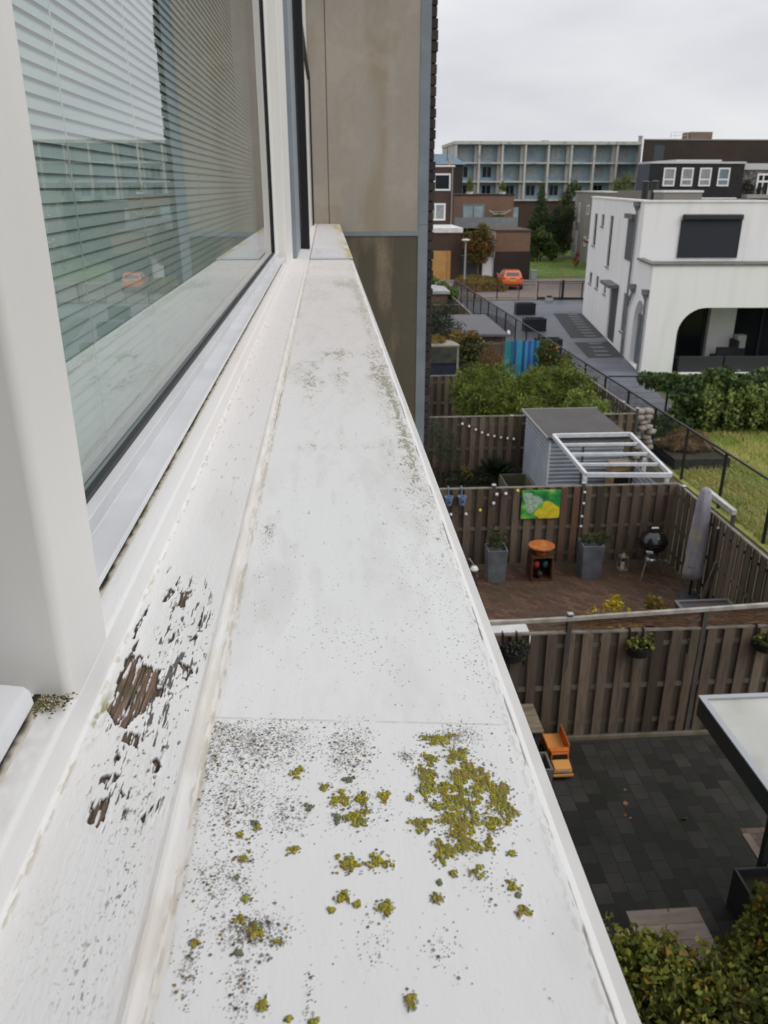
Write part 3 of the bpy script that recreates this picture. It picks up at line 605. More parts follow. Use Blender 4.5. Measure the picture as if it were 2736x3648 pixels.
for k in range(9):
    t = k/8; y = 52.2-8.1*t; x = 15.78-1.35*t
    tag(MB().box((x-.36, y-.27, .01), (x+.36, y+.27, .035)).build('stepping_stone', m_slab, org=(x, y, .01), bevel=.008), 'pale stepping slab in the far dark gravel bed beside the white house', 'paving slab', 'stepping slabs in the far gravel bed')
for k in range(4):
    t = k/3; y = 41.8-3.1*t; x = 14.0-.6*t
    tag(MB().box((x-.36, y-.27, .01), (x+.36, y+.27, .035)).build('stepping_stone', m_slab, org=(x, y, .01), bevel=.008), 'pale stepping slab in the near dark gravel bed in front of the arched door', 'paving slab', 'stepping slabs in the near gravel bed')
sheet('asphalt_patch', [(9.4, 53.6), (10.4, 53.4), (11.15, 50.5), (11.0, 47.5), (10.2, 44.6), (9.5, 44)], .006, M('grey asphalt', (.075, .077, .085), .85, bump=.004, bscale=60))
sheet('turf_strip', [(13.1, 28), (22, 28), (22, 34.3), (13.75, 34.38)], .004, M('artificial turf', (.085, .15, .022), .9, var=(.07, .12, .02), scale=9, bump=.01, bscale=90))
m_street = brick_mat('street bricks', (.20, .155, .135), (.26, .21, .185), (.13, .11, .10), .21, .105, 'xy', .008, .85, var=(.17, .145, .13), vscale=.4)
sheet('street', [(-20, 60.4), (60, 59), (60, 70.8), (-20, 71.6)], 0, m_street)
sheet('pavement', [(-20, 71.75), (60, 70.95), (60, 73.0), (-20, 73.6)], .08, brick_mat('pavement slabs', (.21, .18, .155), (.26, .225, .19), (.15, .13, .12), .3, .3, 'xy', .008, .9, off=0))
MB().prism([(-20, 71.6), (60, 70.8), (60, 70.95), (-20, 71.75)], -.02, .1).build('kerb', M('kerb stone', (.20, .19, .175), .9)).__setitem__('kind', 'structure')
sheet('lawn', [(17.9, 73.1), (60, 72.9), (70, 110), (20, 110)], .03, M('mown grass', (.085, .15, .018), .9, var=(.13, .18, .03), scale=.7, stain=(.10, .095, .03), sscale=.25, slo=.52, bump=.05, bscale=5))
sheet('path', [(17, 96), (45, 96.5), (45, 98.2), (17, 97.8)], .045, M('path concrete', (.30, .28, .26), .9, var=(.24, .22, .2), scale=1))
m_wild = M('wild meadow soil', (.24, .26, .06), .95, var=(.33, .30, .095), scale=1.1, stain=(.16, .21, .042), sscale=.9, slo=.45, bump=.05, bscale=9)
sheet('meadow', [(9.95, 5), (40, 5), (40, 27.4), (11.4, 27.4), (9.75, 21.5)], .006, m_wild)
def grass(name, label, x0, x1, y0, y1, n, h, mat, seed, excl=None):
    rs = np.random.RandomState(seed); px = x0+(x1-x0)*rs.rand(n); py = y0+(y1-y0)*rs.rand(n)
    k = fbm(px*.9, py*.9, seed); keep = rs.rand(n) < .35+.9*k
    if excl is not None: keep &= excl(px, py)
    px, py, k = px[keep], py[keep], k[keep]; m = len(px); hh = h*(.4+.7*rs.rand(m))*(.4+k); a = rs.rand(m)*6.28; wd = .008+.012*rs.rand(m)
    bx, by = np.cos(a), np.sin(a); ln = (.3+1.3*rs.rand(m))*hh
    V = np.empty((m, 3, 3)); V[:, 0] = np.c_[px-by*wd, py+bx*wd, 0*px]; V[:, 1] = np.c_[px+by*wd, py-bx*wd, 0*px]; V[:, 2] = np.c_[px+bx*ln, py+by*ln, hh]
    o = np_mesh(name, V.reshape(-1, 3), np.arange(3*m).reshape(-1, 3), mat, org=((x0+x1)/2, (y0+y1)/2, 0)); return tag(o, label, 'grass', kind='stuff')
m_blade = leaf_mat('meadow grass', [(.26, .32, .05), (.38, .40, .09), (.48, .43, .14), (.50, .43, .18), (.31, .36, .06)], clump=(.22, .31, .05), cscale=.8)
grass('grass', 'long yellowing wild grass growing in the meadow beyond the black fence', 9.95, 17, 9.5, 25.5, 75000, .19, m_blade, 5, lambda x, y: ~((x < 11.7) & (y > 21.6)))
grass('grass', 'mown green grass on the far lawn across the street', 18.4, 45, 73.2, 96, 30000, .16, leaf_mat('lawn grass', [(.06, .11, .015), (.10, .15, .025), (.14, .16, .04)], clump=(.11, .10, .035), cscale=.35), 6)

# ------------------------------------------------------------------ timber fences
def wood(name, a, b_, c, green=None):
    return M(name, a, .9, isl=(b_, c), var=tuple(k*.55 for k in a), scale=9, stretch=(3, 3, .35), lo=.45, hi=.8, bump=.003, bscale=30, stain=green, sscale=.9, slo=.56, shi=.8)
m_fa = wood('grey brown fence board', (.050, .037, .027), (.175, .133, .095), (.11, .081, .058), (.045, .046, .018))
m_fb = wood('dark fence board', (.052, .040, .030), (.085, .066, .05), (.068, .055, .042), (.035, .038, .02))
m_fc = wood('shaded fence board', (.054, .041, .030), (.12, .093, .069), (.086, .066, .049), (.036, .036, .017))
m_rail = M('fence cross rail', (.14, .125, .10), .9, var=(.09, .08, .05), scale=3)
m_fr = M('reddish fence board', (.16, .062, .040), .9, isl=[(.15, .085, .05), (.13, .075, .055)], var=(.09, .045, .03), scale=9, stretch=(3, 3, .35), bump=.002, bscale=30)
m_cap = M('weathered rail', (.26, .235, .20), .9, var=(.17, .15, .12), scale=6, bump=.002, bscale=40)
m_post = M('dark post', (.055, .048, .042), .85, var=(.085, .075, .065), scale=6, stretch=(2, 2, .4))
m_galv = M('galvanised cap', (.55, .56, .58), .4, metallic=.5, var=(.42, .43, .44), scale=8)
def timber_fence(label, p, q, h, face, posts=(), seed=1, mats=(None, None), red=(), capw=.05, gap=.26, midz=.88):
    """shadow fence from p to q; face=+1 boards' front towards the left normal"""
    p = Vector((p[0], p[1], 0)); q = Vector((q[0], q[1], 0)); d = (q-p).normalized(); n = Vector((-d.y, d.x, 0))*face; ln = (q-p).length
    root = thing('fence', label, 'fence', tuple(p+d*ln/2)); rng = random.Random(seed)
    fa, fb, rd = MB(), MB(), MB(); ang = atan2(d.y, d.x); s = .07; k = 0
    while s < ln-.05:
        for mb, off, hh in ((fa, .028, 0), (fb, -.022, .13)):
            t = s+hh
            if t > ln-.04: continue
            c = p+d*t+n*off; z1 = h-.005+rng.uniform(-.014, .004)
            tgt = rd if (mb is fa and k in red) else mb
            tgt.obox((c.x, c.y, (z1+.03)/2), (.143+rng.uniform(-.016, .012), .018, z1-.03), (rng.uniform(-.006, .006), rng.uniform(-.009, .009), ang+rng.uniform(-.03, .03)))
        s += gap; k += 1
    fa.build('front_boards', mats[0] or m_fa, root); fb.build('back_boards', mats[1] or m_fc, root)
    if rd.v: tag(rd.build('red_boards', m_fr, root), 'reddish replaced boards')
    r = MB()
    for z in (.25, midz, h-.22):
        a, b = p+n*(.003 if z == midz else -.046), q+n*.003; r.beam((a.x, a.y, z), (b.x, b.y, z), .03, .07)
    r.build('cross_rails', m_rail, root)
    if capw:
        r = MB(); r.beam((p.x, p.y, h+.012), (q.x, q.y, h+.012), capw, .025); r.build('top_rail', m_cap, root)
    for t, ph in posts:
        c = p+d*t; mb = MB().box((c.x-.035, c.y-.035, 0), (c.x+.035, c.y+.035, ph)); po = mb.build('post', m_post, root, bevel=.006)
        MB().box((c.x-.042, c.y-.042, ph+.001), (c.x+.042, c.y+.042, ph+.03)).build('cap', m_galv, po, bevel=.008)
    return root
Y1, Y2, Y3, Y4 = 9.80, 15.74, 21.4, 26.6
f1 = timber_fence('brown board fence nearest the window, with a pale raised rail and twig screen', (.4, Y1), (7.35, Y1), 1.80, -1, [(2.9, 2.1), (4.87, 2.1), (6.9, 2.1)], 1, (wood('front fence board', (.055, .040, .029), (.195, .15, .108), (.12, .09, .064), (.048, .052, .018)), None), capw=.06)
mb = MB(); pts = [(.5, 2.0), (2.05, 2.03), (3.25, 2.06), (4.2, 2.10), (5.25, 2.14), (6.2, 2.18), (7.3, 2.2)]
for a, b in zip(pts[:-1], pts[1:]): mb.beam((a[0], Y1-.02, a[1]-.02), (b[0], Y1-.02, b[1]-.02), .05, .06)
mb.build('raised_rail', M('pale rail', (.42, .40, .36), .8, var=(.28, .26, .22), scale=7), f1, bevel=.006)
mb = MB(); rng = random.Random(4)
for k in range(420):
    x = rng.uniform(3.3, 7.2); z = rng.uniform(1.83, 2.10); a = rng.uniform(-.12, .12); ln = rng.uniform(.3, .7)
    mb.beam((x-ln/2, Y1+rng.uniform(.0, .05), z-a*ln), (x+ln/2, Y1+rng.uniform(.0, .05), z+a*ln), .008, .008)
mb.build('twig_screen', M('dry twigs', (.12, .065, .035), .9, isl=[(.20, .12, .07), (.07, .04, .025)]), f1)
single(MB().box((.4, Y1-.10, 0), (7.3, Y1-.045, .05)), 'kerb_beam', M('concrete kerb', (.20, .16, .14), .9, var=(.12, .12, .07), scale=5), 'low concrete beam along the foot of the nearest fence', 'kerb')
f2 = timber_fence('board fence with red replaced boards behind the barbecue terrace', (.95, Y2), (7.38, Y2), 1.80, -1, [(2.44, 1.86), (4.37, 1.86)], 2, red=(15, 16))
f2s = timber_fence('side fence of the brick terrace, running behind the closed parasol', (7.38, Y1+.06), (7.38, Y2), 1.80, 1, [(.35, 1.4), (1.6, 1.55), (3.9, 1.6), (5.6, 1.84)], 3)
f3 = timber_fence('board fence behind the grey corrugated shed and small tree', (1.0, Y3), (8.62, Y3), 1.80, -1, [(4.0, 1.8), (7.55, 1.95)], 4)
f4 = timber_fence('board fence left of the leafy green shrubs, furthest of the rows', (1.0, Y4), (4.9, Y4), 1.80, -1, [(3.8, 2.0)], 5)
f5 = timber_fence('side fence between the leafy shrubs and the paved drive', (8.62, Y3+.05), (8.45, 31.5), 1.80, 1, [(1.2, 1.82), (4, 1.82), (7, 1.82)], 6)
f6 = timber_fence('far side fence above the grey flat shed roof', (7.1, 37.4), (7.2, 50), 1.80, 1, [(2, 1.82), (6, 1.82)], 7, gap=.32)
f7 = timber_fence('short dark fence across the far garden behind the grey roof', (4, 44), (7.05, 44), 1.80, -1, [(1.5, 1.8)], 8, (m_fb, m_fb), gap=.32)
tb = single(MB().beam((7.44, 14.6, 2.08), (7.44, 13.4, 2.08), .09, .1), 'trellis_beam', M('pale painted beam', (.5, .49, .46), .7, var=(.36, .35, .32), scale=5), 'pale beam on two posts beyond the closed parasol', 'beam', bevel=.006)
for y_ in (14.5, 13.45): MB().box((7.43, y_-.03, 0), (7.49, y_+.03, 2.02)).build('post', m_post, tb)

# ------------------------------------------------------------------ black metal fences
m_iron = M('black powder coat', (.012, .013, .015), .45, spec=.5)
def wire_fence(label, p, q, h, step, first=0):
    p = Vector((p[0], p[1], 0)); q = Vector((q[0], q[1], 0)); d = (q-p).normalized(); ln = (q-p).length
    root = thing('metal_fence', label, 'fence', tuple(p+d*ln/2)); s = first
    while s <= ln+.01:
        c = p+d*s; MB().box((c.x-.03, c.y-.03, 0), (c.x+.03, c.y+.03, h+.02)).build('post', m_iron, root); s += step
    MB().beam((p.x, p.y, h), (q.x, q.y, h), .045, .045).build('top_rail', m_iron, root)
    mb = MB(); s = .06
    while s < ln: c = p+d*s; mb.beam((c.x, c.y, .05), (c.x, c.y, h-.03), .005); s += .055
    z = .1
    while z < h: mb.beam((p.x, p.y, z), (q.x, q.y, z), .006); z += .2
    mb.build('wire_mesh', m_iron, root); return root
wire_fence('long black wire mesh fence running from the meadow to the street', (10.08, 9.6), (9.1, 59.6), 1.5, 2.22, .2)
wire_fence('black wire mesh fence branching off towards the ivy hedge', (9.83, 27.6), (18.5, 27.0), 1.48, 2.17, 2.17)
def hoop_fence(name, label, x0, y0, x1, y1, h, bar, heavy=False):
    root = thing(name, label, 'fence', ((x0+x1)/2, (y0+y1)/2, 0)); p = Vector((x0, y0, 0)); q = Vector((x1, y1, 0)); d = (q-p).normalized(); ln = (q-p).length
    mb = MB(); s = .06; k = 0
    while s < ln:
        c = p+d*s; mb.beam((c.x, c.y, .12), (c.x, c.y, h), .016)
        if k % 2 == 0 and s+bar < ln:
            e = p+d*(s+bar); m_ = p+d*(s+bar/2); mb.beam((c.x, c.y, h), (m_.x, m_.y, h+.06), .014); mb.beam((m_.x, m_.y, h+.06), (e.x, e.y, h), .014)
        s += bar; k += 1
    mb.build('bars', m_iron, root)
    for z, t in ((.12, .16 if heavy else .03), (h-.08, .03)): MB().beam((x0, y0, z), (x1, y1, z), .04, t).build('rail', m_iron, root)
    s = 0
    while s <= ln+.01:
        c = p+d*s; MB().box((c.x-.03, c.y-.03, 0), (c.x+.03, c.y+.03, h+.06)).build('post', m_iron, root); s += 1.6
    return root
hoop_fence('railing', 'black hoop topped railing along the street left of the gate', 9.2, 60.3, 15.2, 59.85, 1.12, .11)
g = hoop_fence('sliding_gate', 'black sliding gate with a heavy bottom beam by the white house', 15.3, 59.7, 18.8, 59.2, 1.25, .11, True)
MB().box((17.0, 59.35, 0), (17.16, 59.5, 1.42)).build('gate_post', m_iron, g)

# ------------------------------------------------------------------ garden nearest the window
m_plank = M('weathered pine planks', (.22, .17, .115), .85, isl=[(.29, .235, .17), (.25, .20, .14)], var=(.15, .11, .075), scale=5, stretch=(1, 6, 6), bump=.002, bscale=40, stain=(.10, .085, .05), sscale=2)
m_dark = M('anthracite coating', (.030, .036, .040), .5, var=(.042, .048, .052), scale=3)
t = thing('garden_table', 'weathered plank table with a dark frame below the near fence', 'table', (2.5, 9.2, 0))
mb = MB()
for k in range(5): mb.box((1.75+k*.215, 8.98, .72), (1.75+k*.215+.208, 9.62, .75))
mb.build('tabletop', m_plank, t, bevel=.004)
for x, y in ((1.8, 9.05), (2.74, 9.05), (1.8, 9.55), (2.74, 9.55)): MB().box((x-.03, y-.03, 0), (x+.03, y+.03, .718)).build('leg', m_dark, t)
MB().box((1.78, 9.03, .60), (2.78, 9.07, .70)).build('apron', m_dark, t)
t = thing('storage_box', 'dark grey open crate standing beside the orange toy truck', 'box', (2.72, 8.75, 0))
mb = MB()
for a, b in (((2.45, 8.58, 0), (2.87, 8.61, .42)), ((2.45, 8.93, 0), (2.87, 8.96, .42)), ((2.45, 8.61, 0), (2.48, 8.93, .42)), ((2.84, 8.61, 0), (2.87, 8.93, .42))): mb.box(a, b)
mb.build('walls', M('grey plastic', (.17, .165, .165), .6), t, bevel=.004); MB().box((2.481, 8.611, .01), (2.839, 8.929, .05)).build('base', m_dark, t)
# toy dump truck
m_or = M('orange plastic', (.72, .20, .03), .4, var=(.62, .17, .03), scale=12); m_or2 = M('pale orange plastic', (.78, .36, .10), .4); m_tyre = M('black tyre', (.015, .015, .016), .8)
t = thing('toy_truck', 'orange plastic toy dump truck parked on the dark patio tiles', 'toy truck', (3.11, 9.1, 0))
mb = MB().box((2.98, 8.86, .07), (3.24, 9.55, .11)); mb.build('chassis', m_tyre, t)
b = MB(); x0, x1, ya, yb, z0, z1 = 2.955, 3.265, 9.16, 9.62, .16, .31
MB().box((x0+.019, ya+.02, z0+.001), (x1-.019, yb, z0+.045)).build('bed_floor', m_or2, t); b.box((x0, ya, z0), (x0+.018, yb, z1)); b.box((x1-.018, ya, z0), (x1, yb, z1+.06)); b.box((x0+.018, ya, z0+.02), (x1-.018, ya+.018, z1)); b.box((x0+.018, ya-.07, z1-.012), (x1-.018, ya, z1))
b.build('tipper_bed', m_or, t, bevel=.006)
b = MB(); b.add([(2.97,9.06,.10),(3.25,9.06,.10),(3.25,9.15,.10),(2.97,9.15,.10),(2.985,9.075,.285),(3.235,9.075,.285),(3.235,9.15,.285),(2.985,9.15,.285)], [(3,2,1,0),(4,5,6,7),(0,1,5,4),(1,2,6,5),(2,3,7,6),(3,0,4,7)])
cabp = b.build('cab', m_or, t, bevel=.01)
MB().quad((2.995, 9.061, .19), (3.225, 9.061, .19), (3.215, 9.071, .262), (3.005, 9.071, .262)).build('windscreen', m_black, cabp)
MB().add([(2.975,8.87,.10),(3.245,8.87,.10),(3.245,9.058,.10),(2.975,9.058,.10),(2.99,8.885,.175),(3.23,8.885,.175),(3.235,9.058,.195),(2.985,9.058,.195)], [(3,2,1,0),(4,5,6,7),(0,1,5,4),(1,2,6,5),(2,3,7,6),(3,0,4,7)]).build('bonnet', m_or2, t, bevel=.012)
MB().box((2.965, 8.845, .06), (3.255, 8.868, .10)).build('bumper', m_or2, t, bevel=.006)
MB().box((3.03, 8.862, .115), (3.19, 8.8695, .15)).build('grille', m_galv, t)
for y in (8.95, 9.3, 9.47):
    for x in (2.965, 3.255): w_ = MB().cyl((x-.025, y, .06), (x+.025, y, .06), .06, n=16).build('wheel', m_tyre, t); MB().cyl((x-.0265, y, .06), (x+.0265, y, .06), .028, n=10).build('hub', m_or2, w_)
# lid of a sandpit, fallen leaves
t = thing('sandpit', 'low wooden sandpit with a pale plank lid behind the bushes', 'sandpit', (3.5, 5.9, 0))
mb = MB()
for k in range(6): mb.box((3.10, 5.18+k*.20, .29), (3.90, 5.18+k*.20+.196, .312))
mb.build('lid', M('sun bleached planks', (.30, .25, .21), .85, isl=[(.36, .31, .27), (.27, .22, .18)], var=(.22, .165, .13), scale=4, stretch=(1, 4, 4), stain=(.20, .13, .09), bump=.002, bscale=40), t, bevel=.003)
MB().box((3.13, 5.21, 0), (3.87, 6.34, .288)).build('frame', m_plank, t)
m_fall = leaf_mat('fallen leaf', [(.26, .10, .05), (.32, .16, .06), (.22, .09, .05)], trans=.1)
for k, (x, y, s_, lb) in enumerate(((3.90, 8.58, .05, 'small brown fallen leaf on the dark tiles nearest the fence'), (3.82, 8.33, .09, 'round russet fallen leaf in the middle of the dark patio'), (3.74, 8.12, .10, 'pinkish fallen leaf beside a darker one on the patio'), (3.79, 8.06, .07, 'dark curled fallen leaf touching the pinkish one'), (4.49, 8.01, .10, 'pale orange fallen leaf lying alone towards the canopy'))):
    Vv, Ff = leaf_quads(np.array([[x, y, .02]]), s_, np.random.RandomState(k), asp=.75, dirs=np.array([[1., .2, 0]]))
    tag(np_mesh('fallen_leaf', Vv, Ff, m_fall, org=(x, y, .01)), lb, 'leaf')
Vv, Ff = leaf_quads(np.array([[3.57, 6.36, .33]]), .08, np.random.RandomState(3), asp=.7, dirs=np.array([[1., 0, 0]])); tag(np_mesh('fallen_leaf', Vv, Ff, m_fall, org=(3.57, 6.36, .32)), 'brown fallen leaf on the edge of the pale sandpit lid', 'leaf')
# canopy with white roof
t = thing('garden_canopy', 'flat white roofed canopy with dark fascia and thin dark post', 'canopy', (5.6, 5.5, 0))
MB().box((4.02, 3.4, 2.40), (7.2, 7.19, 2.462)).build('roof_sheet', M('white roofing film', (.50, .50, .475), .6, var=(.42, .42, .38), scale=1.2, stain=(.33, .34, .25), slo=.58), t)
mb = MB().box((3.98, 3.36, 2.24), (4.018, 7.23, 2.47)).box((4.018, 7.192, 2.24), (7.24, 7.23, 2.47)); mb.build('fascia', m_dark, t)
mb = MB().box((3.972, 3.36, 2.472), (4.04, 7.238, 2.49)).box((4.04, 7.175, 2.472), (7.24, 7.238, 2.49)); mb.build('edge_trim', M('zinc edge', (.36, .38, .40), .45), t)
MB().box((4.78, 6.72, 0), (4.86, 6.80, 2.235)).build('post', m_dark, t)
MB().box((4.74, 5.9, 2.462), (4.86, 5.98, 2.52)).build('roof_bracket', m_dark, t)
t = thing('planter_box', 'dark square planter at the foot of the canopy post', 'planter', (4.72, 6.45, 0))
mb = MB(); x0, x1, ya, yb = 4.42, 4.98, 5.9, 6.66
for a, b in (((x0, ya, 0), (x0+.03, yb, .55)), ((x1-.03, ya, 0), (x1, yb, .55)), ((x0+.03, ya, 0), (x1-.03, ya+.03, .55)), ((x0+.03, yb-.03, 0), (x1-.03, yb, .55))): mb.box(a, b)
mb.build('walls', m_dark, t, bevel=.004); MB().box((x0+.031, ya+.031, .02), (x1-.031, yb-.031, .46)).build('soil', m_soil, t)
# leafy bushes under the ledge
m_bush = leaf_mat('autumn bush leaves', [(.12, .18, .025), (.17, .23, .036), (.24, .28, .055), (.09, .14, .022), (.11, .16, .025), (.10, .15, .022), (.16, .20, .035), (.13, .17, .03), (.28, .26, .05), (.50, .24, .03)], clump=(.075, .065, .022), cscale=2.2)
m_young = leaf_mat('young yellow green leaves', [(.22, .26, .04), (.30, .32, .06), (.36, .30, .06), (.18, .23, .04)])
m_twig = M('brown twig', (.055, .035, .025), .9)
for k, (lb, E, n, sz) in enumerate((
    ('green and orange leaved bush below the ledge in front of the sandpit', [(2.75, 5.0, .65, .55, .5, .66), (3.25, 4.85, .6, .45, .42, .6), (2.5, 5.25, .6, .35, .4, .6), (3.0, 4.7, .9, .5, .45, .5), (2.9, 5.2, .8, .35, .3, .5)], 9000, .085),
    ('taller yellow green bush beside the dark planter box', [(3.85, 5.05, .72, .42, .45, .75), (4.2, 5.35, .75, .4, .45, .75), (3.6, 4.75, .7, .4, .4, .65), (4.15, 4.8, .85, .5, .45, .75), (4.35, 5.6, .7, .35, .3, .6)], 9000, .085))):
    t = thing('bush', lb, 'bush', (E[0][0], E[0][1], 0)); foliage('leaves', m_bush, t, E, n, sz, 20+k, asp=.65, shell=.5, zmin=.05)
    foliage('young_leaves', m_young, t, [(e[0], e[1], e[2]+.06, *e[3:]) for e in E], 2600, .06, 70+k, asp=.6, shell=.85, zmin=.3)
    mb = MB(); rng = random.Random(k)
    for _ in range(16):
        e = rng.choice(E); mb.cyl((e[0]+rng.uniform(-.1, .1), e[1]+rng.uniform(-.1, .1), 0), (e[0]+rng.uniform(-.4, .4), e[1]+rng.uniform(-.35, .35), e[2]+rng.uniform(0, .5)), .012, .004, n=5)
    mb.build('stems', m_twig, t)
# hanging planters on the near fence
m_hang = leaf_mat('trailing plant', [(.05, .08, .02), (.10, .13, .03), (.30, .30, .05), (.16, .18, .05)])
for x, lb, n in ((2.45, 'dark hanging fence planter with purple green plants beside the ledge', 260), (4.28, 'black fence planter with two hooks and yellow trailing leaves', 170), (6.15, 'black fence planter with yellow leaves furthest from the ledge', 170)):
    t = thing('hanging_planter', lb, 'planter', (x, Y1-.15, 1.5), 'planters hung on the nearest fence')
    mb = MB().lathe((x, Y1-.17, 1.50), [(.10, 0), (.155, .03), (.165, .15), (.15, .15), (.14, .11)], 16); mb.build('pot', M('black plastic pot', (.012, .012, .013), .5), t, smooth=False)
    for dx in (-.1, .1): MB().tube([(x+dx, Y1-.06, 1.52), (x+dx, Y1-.045, 1.84), (x+dx, Y1+.03, 1.845)], .012).build('hook', m_iron, t)
    foliage('plant', m_hang if n < 200 else leaf_mat('purple plant', [(.03, .04, .02), (.06, .08, .03), (.05, .03, .07), (.02, .03, .015)]), t, [(x, Y1-.17, 1.68, .17, .12, .10), (x+.16, Y1-.14, 1.62, .10, .06, .20)], n, .055, int(x*10), asp=.7)

# ------------------------------------------------------------------ brick terrace with barbecue
m_zinc = M('grey zinc planter', (.095, .102, .118), .6, var=(.14, .15, .165), scale=4, stain=(.08, .078, .07), sscale=3, bump=.001)
m_pl = leaf_mat('planter plant', [(.04, .075, .015), (.06, .10, .02), (.10, .10, .04), (.07, .05, .03)])
def tall_planter(x, y, wt, wb, h, lb, E, n, seed):
    t = thing('tall_planter', lb, 'planter', (x, y, 0), 'tall grey planters on the brick terrace')
    mb = MB(); T, B = wt/2, wb/2; i = .03
    ring = lambda k, z: [(x-k, y-k, z), (x+k, y-k, z), (x+k, y+k, z), (x-k, y+k, z)]
    vs = ring(B, 0)+ring(T, h)+ring(T-i, h)+ring(T-i, h-.08)
    fs = [(3, 2, 1, 0)]+[(a+4*l, (a+1) % 4+4*l, (a+1) % 4+4*l+4, a+4*l+4) for l in range(3) for a in range(4)]+[(12, 13, 14, 15)]
    mb.add(vs, fs).build('pot', m_zinc, t, bevel=.006); foliage('plant', m_pl, t, E, n, .075, seed, asp=.3)
tall_planter(3.37, 15.08, .42, .36, .74, 'tall grey planter with upright herbs left of the rusty fire bowl', [(3.36, 15.1, .86, .16, .14, .16), (3.27, 15.1, 1.0, .06, .06, .26), (3.5, 15.1, .92, .1, .08, .2)], 420, 1)
tall_planter(5.40, 15.15, .45, .40, .76, 'tall grey planter with a leaning grassy plant right of the fire bowl', [(5.35, 15.15, .84, .17, .14, .12), (5.62, 15.1, .9, .24, .1, .14)], 420, 2)
# rusty fire bowl on its log store
m_rust = M('rusted steel', (.42, .125, .03), .85, var=(.30, .085, .024), scale=12, stain=(.50, .18, .045), sscale=4, bump=.001)
t = thing('fire_bowl', 'round rusty fire bowl on a square open log store', 'fire bowl', (4.33, 15.1, 0))
mb = MB().lathe((4.33, 15.1, 0), [(.10, .64), (.22, .67), (.272, .735), (.275, .75), (.26, .75), (.20, .72), (.02, .705)], 28); mb.build('bowl', m_rust, t, smooth=True)
MB().cyl((4.33, 15.1, .56), (4.33, 15.1, .61), .11, .09, 18).build('neck', m_rust, t)
mb = MB(); x0, x1, ya, yb = 4.10, 4.56, 14.90, 15.32
for a, b in (((x0, ya, 0), (x0+.03, yb, .56)), ((x1-.03, ya, 0), (x1, yb, .56)), ((x0+.03, ya, .53), (x1-.03, yb, .56)), ((x0+.03, ya, 0), (x1-.03, yb, .03)), ((x0+.03, yb-.02, .03), (x1-.03, yb, .53))): mb.box(a, b)
mb.build('log_store', M('dark rusted steel', (.085, .032, .014), .9, var=(.05, .02, .01), scale=9, stain=(.13, .05, .018), sscale=4), t)
for c, nm, m in (((4.22, 15.02, .34), 'red_bag', M('red bag', (.25, .03, .03), .6)), ((4.42, 15.05, .33), 'green_bottle', M('green glass bottle', (.03, .09, .08), .3)), ((4.30, 15.0, .13), 'charcoal_sack', M('black sack', (.02, .02, .022), .6))):
    rs = np.random.RandomState(int(c[0]*100)); Vv = IV*(1+.2*(rs.rand(len(IV), 1)-.5))*np.array((.085, .08, .11 if nm != 'charcoal_sack' else .09))
    o = np_mesh(nm, Vv+np.array(c), IF, m, None, True, org=c); tag(o, {'red_bag': 'red bag stuffed in the upper part of the log store', 'green_bottle': 'dark green bottle in the log store', 'charcoal_sack': 'black sack at the bottom of the log store'}[nm], nm.split('_')[1])
# kettle barbecue
m_enam = M('black enamel', (.010, .010, .011), .18, spec=.6); m_chrome = M('chromed steel', (.55, .55, .56), .3, metallic=.9)
bx, by = 6.70, 15.05
t = thing('kettle_barbecue', 'black round kettle barbecue on thin legs in the corner of the brick terrace', 'barbecue', (bx, by, 0))
MB().lathe((bx, by, .52), [(.02, 0), (.15, .03), (.25, .12), (.29, .24), (.295, .26)], 28).build('bowl', m_enam, t, smooth=True)
MB().lathe((bx, by, .785), [(.302, 0), (.295, .04), (.25, .14), (.14, .215), (.02, .235)], 28).build('lid', m_enam, t, smooth=True)
h = MB().tube([(bx-.09, by, 1.0), (bx-.08, by, 1.07), (bx+.08, by, 1.07), (bx+.09, by, 1.0)], .012); h.build('lid_handle', m_iron, t)
MB().box((bx-.075, by-.025, 1.078), (bx+.075, by+.025, 1.10)).build('handle_grip', M('pale grip', (.6, .6, .6), .5), t, bevel=.006)
MB().obox((bx-.17, by-.268, .66), (.14, .012, .05), (.3, 0, -.55)).build('badge', M('white plate', (.7, .7, .69), .4), t)
for dx, dy in ((-.26, -.22), (.30, -.05), (.02, .28)): MB().cyl((bx+dx*.45, by+dy*.45, .56), (bx+dx, by+dy, .0), .014, n=8).build('leg', m_chrome, t)
MB().lathe((bx, by, .30), [(.05, 0), (.13, .02), (.14, .12), (.03, .14)], 18).build('ash_catcher', m_chrome, t, smooth=True)
MB().obox((bx-.31, by, .72), (.05, .16, .02)).build('side_handle', m_iron, t)
# lantern
t = thing('lantern', 'small metal lantern standing between planter and barbecue', 'lantern', (6.22, 15.36, 0))
mb = MB()
for dx in (-.09, .09):
    for dy in (-.09, .09): mb.beam((6.22+dx, 15.36+dy, 0), (6.22+dx*.9, 15.36+dy*.9, .30), .014)
mb.box((6.12, 15.26, 0), (6.32, 15.46, .02)).box((6.13, 15.27, .30), (6.31, 15.45, .315)); mb.build('cage', M('lantern metal', (.33, .30, .27), .4, metallic=.5), t)
MB().lathe((6.22, 15.36, .316), [(.09, 0), (.05, .05), (.02, .07)], 12).build('cap', M('lantern cap', (.22, .16, .11), .5, metallic=.5), t)
MB().cyl((6.22, 15.36, .022), (6.22, 15.36, .16), .038, n=14).build('candle', M('cream candle', (.70, .62, .52), .6), t)
